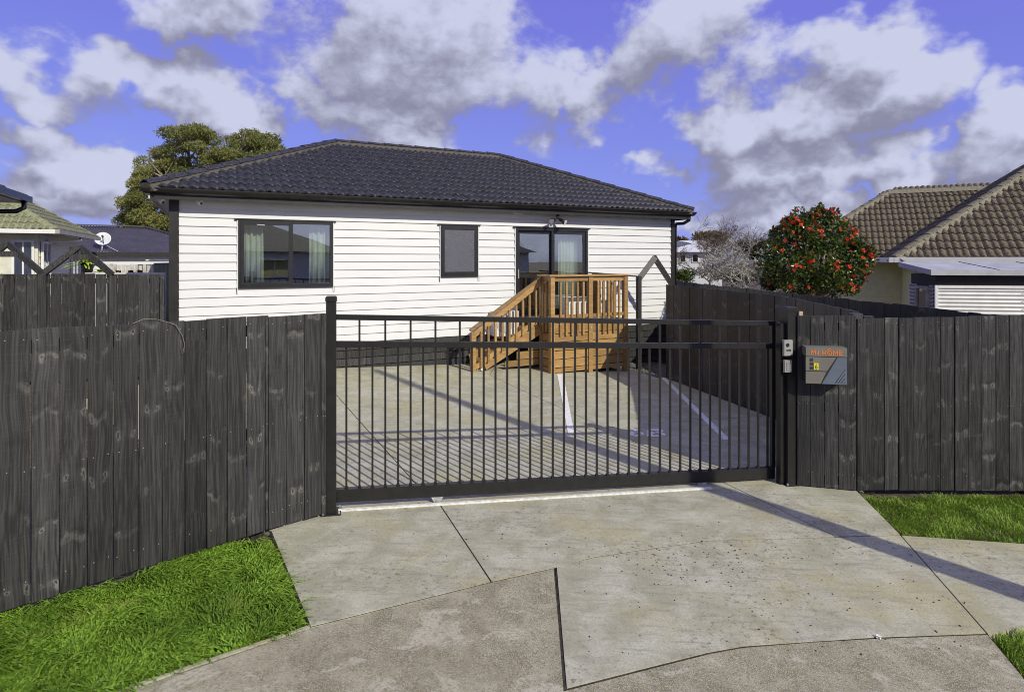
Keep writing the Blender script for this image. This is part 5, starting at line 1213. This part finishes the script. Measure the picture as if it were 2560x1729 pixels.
# ------------------------------------------------------------------ vegetation
def leaf_cloud(centers, n, size, seed, flat=.3, aspect=.42, droop=0., shell=.55):
    """many small bent leaves spread through lobes; centers: (Vector, radii(x,y,z), weight)"""
    r = np.random.default_rng(seed); ws = np.array([c[2] for c in centers], float); ws /= ws.sum()
    idx = r.choice(len(centers), n, p=ws); cen = np.array([[*c[0]] for c in centers])[idx]; rad = np.array([[*c[1]] for c in centers])[idx]
    d = r.normal(size=(n, 3)); d /= np.linalg.norm(d, axis=1)[:, None]; rr_ = shell + (1 - shell) * r.random(n) ** .7
    p = cen + d * rad * rr_[:, None] * (1 + .10 * r.normal(size=(n, 1)))
    ax = r.normal(size=(n, 3)) * .8 + d * .7; ax[:, 2] -= droop; ax /= np.linalg.norm(ax, axis=1)[:, None]
    nn_ = r.normal(size=(n, 3)) + d * .9 + np.array([0, 0, .5]); sd_ = np.cross(ax, nn_); sd_ /= np.linalg.norm(sd_, axis=1)[:, None] + 1e-9
    up = np.cross(sd_, ax); L_ = (size * r.uniform(.6, 1.25, n))[:, None]; w = L_ * aspect * .5
    V = np.empty((n, 6, 3)); V[:, 0] = p; V[:, 1] = p + ax * L_ * .5 - sd_ * w + up * L_ * .08; V[:, 2] = p + ax * L_ * .5 + sd_ * w + up * L_ * .08; V[:, 3] = p + ax * L_ - up * L_ * .06; V[:, 4] = p + ax * L_ * .5; V[:, 5] = p
    F = []
    for i in range(n):
        k = i * 6; F += [(k, k + 1, k + 4), (k, k + 4, k + 2), (k + 1, k + 3, k + 4), (k + 4, k + 3, k + 2)]
    return V.reshape(-1, 3), F
def leafmat(name, a, b2, rough=.5, spec=.5, vs=1.5, trans=.25):
    def f(m, nt, b, vec, col, oi):
        L = nt.links.new; big = nnoise(nt, vec, vs, 3); fine = nnoise(nt, vec, 18, 2)
        c = nmix(nt, nramp(nt, big, .35, .65), a, b2); c = nmix(nt, nramp(nt, fine, .3, .7, 0, .7), c, tuple(x * .5 for x in a)); L(c, b.inputs['Base Color'])
        tb_ = nnode(nt, 'ShaderNodeBsdfTranslucent'); L(c, tb_.inputs[0]); ms = nnode(nt, 'ShaderNodeMixShader'); ms.inputs[0].default_value = trans
        out = nt.nodes['Material Output']; L(b.outputs[0], ms.inputs[1]); L(tb_.outputs[0], ms.inputs[2]); L(ms.outputs[0], out.inputs[0])
    return mat(name, f, rough=rough, spec=spec)
def branches(b, p, d, L_, r_, depth, rg, spread=.6, nk=3, shrink=.68, up=.15, tips=None, rmin=.004, seg=3):
    pts = [p]; rad = [r_]; q = p.copy(); dd = d.copy()
    for i in range(seg): dd = (dd + Vector((rg.gauss(0, .14), rg.gauss(0, .14), rg.gauss(0, .10) + up * .2))).normalized(); q = q + dd * (L_ / seg); pts.append(q.copy()); rad.append(max(rmin, r_ * (1 - .38 * (i + 1) / seg)))
    b.tube(pts, rad, 5 if depth > 1 else 3, False)
    if depth == 0:
        if tips is not None: tips.append(q)
        return
    for k in range(nk):
        t = rg.uniform(.45, 1) if k else 1; j = min(seg, max(1, int(t * seg + .5))); o_ = pts[j]
        nd = (dd + Vector((rg.gauss(0, spread), rg.gauss(0, spread), rg.gauss(0, spread * .7) + up))).normalized()
        branches(b, o_, nd, L_ * shrink * rg.uniform(.8, 1.15), max(rmin, r_ * .60), depth - 1, rg, spread, nk, shrink, up, tips, rmin, seg)
# big eucalyptus
M_EUC = leafmat('eucalyptus_leaf', (.22, .25, .07), (.42, .42, .14), .5, .4, .35, .45); M_BARK = mat('pale_bark', col=(.26, .22, .17), rough=.8, var=.25)
def euc():
    Y = 42; rt = root('gum_tree', 'tall gum tree with pale branches rising behind the tiled roof', 'tree', Vector((*PX(500, 700, Y).xy, -2.6)))
    lob = [(470, 345, 60, 34), (560, 372, 62, 36), (650, 372, 52, 40), (425, 395, 46, 34), (395, 430, 50, 44), (355, 470, 42, 40), (335, 505, 36, 36), (318, 540, 30, 30), (440, 470, 60, 50), (520, 440, 60, 50), (600, 430, 66, 50), (380, 540, 56, 42), (420, 580, 60, 40), (350, 575, 40, 24), (500, 330, 40, 22), (690, 390, 34, 30), (665, 360, 34, 22), (620, 350, 40, 26), (560, 500, 80, 60), (470, 545, 60, 60), (640, 470, 70, 50)]
    cs = []; rg = random.Random(5)
    for (x, y, rx, ry) in lob:
        for k in range(10):
            ox_, oy_ = rg.uniform(-.72, .72) * rx, rg.uniform(-.72, .72) * ry
            c = PX(x + ox_, y + oy_, Y + rg.uniform(-2.2, 2.2)); s = Y / FPX; f = rg.uniform(.24, .46); cs.append((c, (rx * s * f * 1.2, rx * s * f * 1.2, ry * s * f), rx * ry * f * f + 60))
    V, F = leaf_cloud(cs, 120000, .20, 8, aspect=.38, droop=.35, shell=.5); raw('crown', V, F, M_EUC, rt)
    b = MB(); base = Vector((*PX(500, 700, Y).xy, -2.6)); top = PX(500, 520, Y); b.tube([base, base.lerp(top, .5), top], [.6, .5, .42], 8, False)
    for (x, y, rx, ry) in lob:
        t = PX(x, y, Y + rg.uniform(-1, 1)); m1 = top.lerp(t, .5) + Vector((rg.uniform(-.4, .4), rg.uniform(-.4, .4), -.35)); b.tube([top, m1, t], [.26, .15, .05], 5, False)
        for k in range(5): e = t + Vector((rg.uniform(-1, 1) * rx * .028, rg.uniform(-1, 1), rg.uniform(.1, 1) * ry * .026)); b.tube([m1.lerp(t, rg.uniform(.4, .9)), e], [.07, .025], 4, False)
    b.build('trunk', M_BARK, rt, True)
euc()
# camellia
M_CAM = leafmat('camellia_leaf', (.04, .085, .012), (.18, .22, .03), .24, .7, 3.0, .28)
def flower_mesh():
    V, F = [], []
    for ring, (n, r0, r1, z0, z1) in enumerate(((6, .008, .055, .0, .012), (6, .006, .042, .008, .030), (5, .003, .024, .015, .040))):
        for i in range(n):
            a = 2 * math.pi * (i + .5 * ring) / n; w = math.pi / n * 1.15; k = len(V)
            V += [(r0 * math.cos(a), r0 * math.sin(a), z0), (r1 * .8 * math.cos(a - w), r1 * .8 * math.sin(a - w), z1), (r1 * math.cos(a), r1 * math.sin(a), z1 * .8), (r1 * .8 * math.cos(a + w), r1 * .8 * math.sin(a + w), z1)]; F += [(k, k + 1, k + 2), (k, k + 2, k + 3)]
    me = bpy.data.meshes.new('flower'); me.from_pydata(V, [], F); me.update(); me.materials.append(mat('camellia_red', col=(.60, .04, .02), col2=(.85, .12, .05), rough=.5, vscale=30)); return me
def camellia():
    Y = 13.0; rt = root('camellia_tree', 'round glossy camellia covered in red flowers behind the dark fence', 'tree', Vector((*PX(2030, 700, Y).xy, -2.5))); rg = random.Random(9)
    c0 = PX(2030, 640, Y); lob = [(2030, 640, 95, 82), (1985, 600, 70, 60), (2060, 575, 72, 48), (2105, 630, 66, 62), (1960, 665, 62, 62), (2050, 695, 92, 46), (2000, 560, 42, 32), (2135, 660, 38, 38), (1930, 630, 36, 44), (1990, 715, 72, 30), (2085, 555, 38, 28), (2075, 705, 50, 34), (2020, 545, 26, 24), (2060, 538, 20, 18), (1955, 585, 26, 26), (1975, 560, 16, 22), (2160, 640, 24, 30), (2150, 695, 26, 22), (1905, 655, 22, 30), (1930, 700, 28, 24), (2120, 580, 30, 24)]
    lob = [(x + (2030 - x) * .06, y, rx * .80, ry * .84) for x, y, rx, ry in lob]
    cs = [(PX(x, y, Y + rg.uniform(-.25, .25)), (rx * Y / FPX, rx * Y / FPX, ry * Y / FPX), rx * ry) for x, y, rx, ry in lob]
    for _ in range(70):                                    # sprigs that break the outline
        c, rd, _w = cs[rg.randrange(len(lob))]; d = Vector((rg.gauss(0, 1), rg.gauss(0, 1), rg.gauss(.2, 1))).normalized(); r_ = rg.uniform(.07, .15)
        cs.append((c + Vector((d.x * rd[0], d.y * rd[1], d.z * rd[2])) * rg.uniform(1.0, 1.16), (r_, r_, r_ * 1.2), 330))
    V, F = leaf_cloud(cs, 15000, .088, 4, aspect=.54, shell=.5); raw('crown', V, F, M_CAM, rt)
    b = MB(); base = Vector((*PX(2030, 700, Y).xy, -2.5)); b.tube([base, base.lerp(c0, .6), c0], [.07, .06, .04], 7, False)
    for c, rd, _ in cs[:len(lob)]: b.tube([base.lerp(c0, .6), c], [.035, .012], 5, False)
    b.build('trunk', M_BARK, rt, True)
    fm = flower_mesh(); n = 0
    while n < 280:
        c, rd, _ = cs[rg.randrange(len(cs))]; d = Vector((rg.gauss(0, 1), rg.gauss(-.7, .8), rg.gauss(.15, .8))).normalized(); p = c + Vector((d.x * rd[0], d.y * rd[1], d.z * rd[2])) * 1.02
        if any(((p - q).x / r_[0]) ** 2 + ((p - q).y / r_[1]) ** 2 + ((p - q).z / r_[2]) ** 2 < .90 for q, r_, _ in cs): continue
        dd = (d + Vector((rg.gauss(0, .3), rg.gauss(0, .3), rg.gauss(0, .3)))).normalized(); s = rg.uniform(.5, .9) * (.45 if rg.random() < .2 else 1)
        inst('flower', fm, Matrix.Translation(p) @ dd.to_track_quat('Z', 'Y').to_matrix().to_4x4() @ Matrix.Diagonal((s, s, s, 1)), rt); n += 1
camellia()
# bare trees
M_TWIG = mat('pale_bare_twig', col=(.36, .34, .30), rough=.85, var=.25); M_TWIG2 = mat('brown_bare_twig', col=(.16, .125, .09), rough=.85, var=.25)
def bare(px, Y, h, m, label, seed, depth=5, r0=.10, spread=.62):
    rg = random.Random(seed); base = Vector((*PX(px, 700, Y).xy, -2.7)); rt = root('bare_tree', label, 'tree', base); b = MB()
    b.tube([base, base + Vector((.05, 0, h * .22)), base + Vector((-.02, .05, h * .42))], [r0, r0 * .85, r0 * .72], 7, False); tr = b.build('trunk', m, rt, True)
    b = MB(); o_ = base + Vector((-.02, .05, h * .40))
    for k in range(4): a = k * 1.57 + rg.uniform(-.4, .4); branches(b, o_, Vector((math.cos(a) * .8, math.sin(a) * .8, .75)).normalized(), h * .24, r0 * .5, depth - 1, rg, spread, 3, .74, .10, None, .0055)
    b.build('branches', m, rt)
bare(1872, 19.5, 3.4, M_TWIG, 'leafless pale grey tree right beside the camellia', 4, 7, .055, .66)
bare(1776, 27, 4.2, M_TWIG2, 'leafless brown tree in front of the two-storey house', 8, 7, .07, .6)
def shrub(px, py, Y, rx, ry, n, size, label, m, seed, name='shrub'):
    rg = random.Random(seed); c = PX(px, py, Y); s = Y / FPX; rt = root(name, label, 'shrub' if name == 'shrub' else 'tree', Vector((c.x, c.y, -2.6)))
    cs = [(c + Vector((rg.uniform(-.5, .5) * rx * s, rg.uniform(-.5, .5) * rx * s, rg.uniform(-.5, .5) * ry * s)), (rx * s * .55, rx * s * .55, ry * s * .55), 1) for _ in range(9)]
    V, F = leaf_cloud(cs, n, size, seed, shell=.3); raw('crown', V, F, m, rt); MB().tube([Vector((c.x, c.y, -2.6)), c], [.09, .03], 6).build('trunk', M_TWIG2, rt)
M_SHR = leafmat('shrub_leaf', (.06, .10, .02), (.15, .19, .05), .55, .3, 2); M_BRN = leafmat('autumn_leaf', (.12, .085, .03), (.20, .15, .05), .6, .3, .6)
shrub(1706, 690, 20, 34, 26, 1500, .10, 'leafy green shrub by the white house corner in front of the two-storey house', M_SHR, 2)
shrub(1775, 600, 62, 42, 20, 2600, .5, 'brown-green round tree top behind the two-storey house', M_BRN, 6, 'round_tree')
shrub(1700, 607, 70, 30, 10, 1200, .5, 'low brownish tree top just showing behind the white house downpipe', M_BRN, 7, 'round_tree')
shrub(1885, 622, 60, 60, 22, 2600, .5, 'dark hedge-like tree mass behind the pale leafless tree', leafmat('dark_tree_leaf', (.045, .055, .022), (.09, .10, .04), .6, .3, .6), 9, 'round_tree')
shrub(1830, 690, 30, 120, 26, 3200, .16, 'scrubby undergrowth beneath the two leafless trees', leafmat('scrub_leaf', (.10, .10, .05), (.19, .17, .09), .6, .3, 1), 10)

# ------------------------------------------------------------------ lawns
def grass(name, poly, n, hmin, hmax, lay, m, label, seed, w=.0035, dz=-.05, hfun=None):
    r = np.random.default_rng(seed); xs = [p[0] for p in poly]; ys = [p[1] for p in poly]; P = []
    rr2 = random.Random(seed)
    while len(P) < n:
        x, y = rr2.uniform(min(xs), max(xs)), rr2.uniform(min(ys), max(ys))
        if in_poly(x, y, poly): P.append((x, y))
    V, F = [], []
    for i, (x, y) in enumerate(P):
        clump = noise.noise(Vector((x * 3.2, y * 3.2, seed))); cl2 = noise.noise(Vector((x * 3.2, y * 3.2, seed + 9)))
        h = rr2.uniform(hmin, hmax) * (1 + .35 * clump); a = math.atan2(cl2, clump) + rr2.gauss(0, .9); l = lay * rr2.uniform(.4, 1.2)
        if hfun: h *= hfun(x, y)
        d = (math.cos(a), math.sin(a)); s = (-d[1], d[0]); z0 = gz(x, y) + dz; k = len(V); ww = w * rr2.uniform(.7, 1.3); tw = rr2.uniform(-.5, .5)
        for t, wf in ((0, .7), (.45, 1), (.8, .7)):
            hz = h * (math.sin(min(t * (1.2), 1.4)) if lay < .5 else (t - .45 * lay * t * t) * 1.1); hx = h * l * t ** 1.4
            for q in (-1, 1): V.append((x + d[0] * hx + s[0] * ww * wf * q, y + d[1] * hx + s[1] * ww * wf * q, z0 + hz + tw * ww * q))
        hx = h * l * 1.1; V.append((x + d[0] * hx, y + d[1] * hx, z0 + h * (.93 if lay < .5 else max(.25, 1 - .55 * lay))))
        F += [(k, k + 1, k + 3, k + 2), (k + 2, k + 3, k + 5, k + 4), (k + 4, k + 5, k + 6)]
    o = raw(name, V, F, m, None, kind='stuff'); return tag(o, label, 'grass')
def grassmat(name, a, b2, dry):
    def f(m, nt, b, vec, col, oi):
        L = nt.links.new; big = nnoise(nt, vec, 2.2, 3); fine = nnoise(nt, vec, 60, 2); d_ = nnoise(nt, vec, 3.7, 4)
        c = nmix(nt, nramp(nt, fine, .3, .7), a, b2); c = nmix(nt, nramp(nt, big, .4, .65, 0, .5), c, tuple(x * .6 for x in a)); c = nmix(nt, nramp(nt, d_, .60, .74, 0, .35), c, dry); L(c, b.inputs['Base Color'])
        tb_ = nnode(nt, 'ShaderNodeBsdfTranslucent'); L(c, tb_.inputs[0]); ms = nnode(nt, 'ShaderNodeMixShader'); ms.inputs[0].default_value = .3
        L(b.outputs[0], ms.inputs[1]); L(tb_.outputs[0], ms.inputs[2]); L(ms.outputs[0], nt.nodes['Material Output'].inputs[0])
    return mat(name, f, rough=.5, spec=.35)
M_G1 = grassmat('lush_grass', (.075, .17, .012), (.30, .47, .055), (.33, .38, .08)); M_G2 = grassmat('short_grass', (.12, .23, .016), (.32, .48, .05), (.38, .38, .09))
LAWN = [g2(-420, 1668), g2(0, 1536), g2(300, 1447), g2(640, 1340), g2(684, 1452), g2(722, 1556), g2(690, 1584), g2(310, 1712), g2(-420, 1950)]
grass('lawn_grass', LAWN, 30000, .06, .17, 1.05, M_G1, 'long lush green grass below the tall black left fence', 1, .0044, -.06)
TURF = [g2(660, 1345), g2(678, 1345), g2(770, 1556), g2(748, 1560), g2(712, 1455)]
grass('turf_strip', TURF, 6000, .035, .06, .4, M_G2, 'narrow strip of fine short turf against the drive slab edge', 2, .0018, -.055)
LAWN2 = [g2(2150, 1234), g2(2262, 1332), g2(2560, 1354), g2(2950, 1372), g2(2950, 1231)]
grass('lawn_grass', LAWN2, 21000, .035, .085, .55, M_G2, 'short sunny grass between the right street fence and footpath', 3, .0026, -.055)
VER = [g2(2478, 1592), g2(2560, 1572), g2(2900, 1545), g2(2960, 2000), g2(2566, 1688)]
grass('verge_grass', VER, 7000, .05, .10, .5, M_G2, 'tuft of grass at the outer corner where footpath meets old concrete', 4, .0028, -.05)
for P_, nm in ((LAWN, 'lawn_soil'), (LAWN2, 'lawn_soil'), (VER, 'lawn_soil')): sheet(nm, P_, M_SOIL, -.048, 0, 0, kind='structure')

# ------------------------------------------------------------------ small things
p0 = [(333, 808), (360, 797), (392, 798), (412, 803), (440, 812), (456, 838), (462, 862), (456, 884), (452, 872), (452, 850)]
dl2 = Vector((dlf.x, dlf.y, 0)); ln_ = Vector((dlf.y, -dlf.x, 0))
pts = []
for (x, y) in p0:
    k = (x - PCX) / FPX; o_ = Vector((LF0.x, LF0.y, 0)) + ln_ * (.02 if y > 806 else -.01); t = (k * o_.y - o_.x) / (dlf.x - k * dlf.y); p = o_ + Vector((dlf.x, dlf.y, 0)) * t; pts.append(Vector((p.x, p.y, zat(y, p.y))))
cb = MB(); cb.tube(pts, .0022, 6); tag(cb.build('loose_cable', mat('beige_cable', col=(.20, .18, .14), rough=.6, var=.1), None, True), 'thin beige cable looped over the top of the left board fence', 'cable')
tp_ = GP(2198, 1595); b = MB(); rg = random.Random(2)
for k in range(3):
    V = [tp_ + Vector((rg.uniform(-.02, .02), rg.uniform(-.02, .02), rg.uniform(.0, .018))) for _ in range(6)]; n = len(b.v); b.v += V; b.f += [(n, n + 1, n + 2), (n + 1, n + 2, n + 3), (n + 2, n + 3, n + 4), (n + 3, n + 4, n + 5)]
tag(b.build('crumpled_wrapper', M_PLASTICW), 'small crumpled white wrapper on the joint at the crossing slab edge', 'litter')
c_ = PRF(.10, .06, zat(778, pr.y) - pr.z - .0); tag(MB().box(Frame(GP(1998, 1214) + Vector((0, 0, 0)), fmd, fmn), -.0, .035, -.005, .025, zat(789, FMa.y) - FMa.z - .002, zat(781, FMa.y) - FMa.z + .012).build('wood_offcut', mat('raw_wood', col=(.42, .34, .22), var=.2)), 'pale chipped wood offcut on the panel top beside the gate post', 'wood')
# street pole outside the frame: its long shadow crosses the drive
pb = Vector((5.62, 2.10, gz(5.6, 2.1))); pole = root('street_pole', 'tall round street pole on the verge casting the long shadow over the drive', 'pole', pb)
MB().tube([pb, pb + Vector((0, 0, 4)), pb + Vector((0, 0, 8.4))], [.15, .13, .09], 14).build('shaft', M_GALV, pole, True)
# houses over the road: seen mirrored in the windows
def street_house(x, y, rz, w, d, label, wallm, roofm):
    U = Vector((math.cos(rz), math.sin(rz), 0)); V_ = Vector((-math.sin(rz), math.cos(rz), 0)); F_ = Frame((x, y, 0), U, V_)
    h = root('street_house', label, 'house', F_(0, 0, -2.4)); MB().box(F_, 0, w, 0, d, -2.5, .5).build('wall', wallm, h); hip_roof(h, F_, -.5, w + .5, -.5, d + .5, .5, .5, roofm)
    for u in (.15, .55): simple_window(h, Frame(F_(0, d, 0), U, -V_), w * u, w * u + 2, -1.2, .1, M_SASHW, 2, 0)
street_house(5, -24, .15, 12, 8, 'low brown-roofed house across the road mirrored in the wide window', M_CREAM, mat('brown_roof', col=(.07, .06, .05), rough=.8, var=.2))
street_house(21, -19, .5, 12, 8, 'dark-roofed house farther along the road mirrored in the sliding door', M_CREAM, mat('dark_grey_roof', col=(.05, .05, .055), rough=.8, var=.2))
shrub(2000, 600, -20, 90, 60, 1500, .4, 'leafy street tree across the road mirrored in the window glass', M_SHR, 21, 'street_tree')

S.render.engine = 'CYCLES'
S.cycles.filter_width = 1.0; S.cycles.max_bounces = 8; S.cycles.transparent_max_bounces = 12
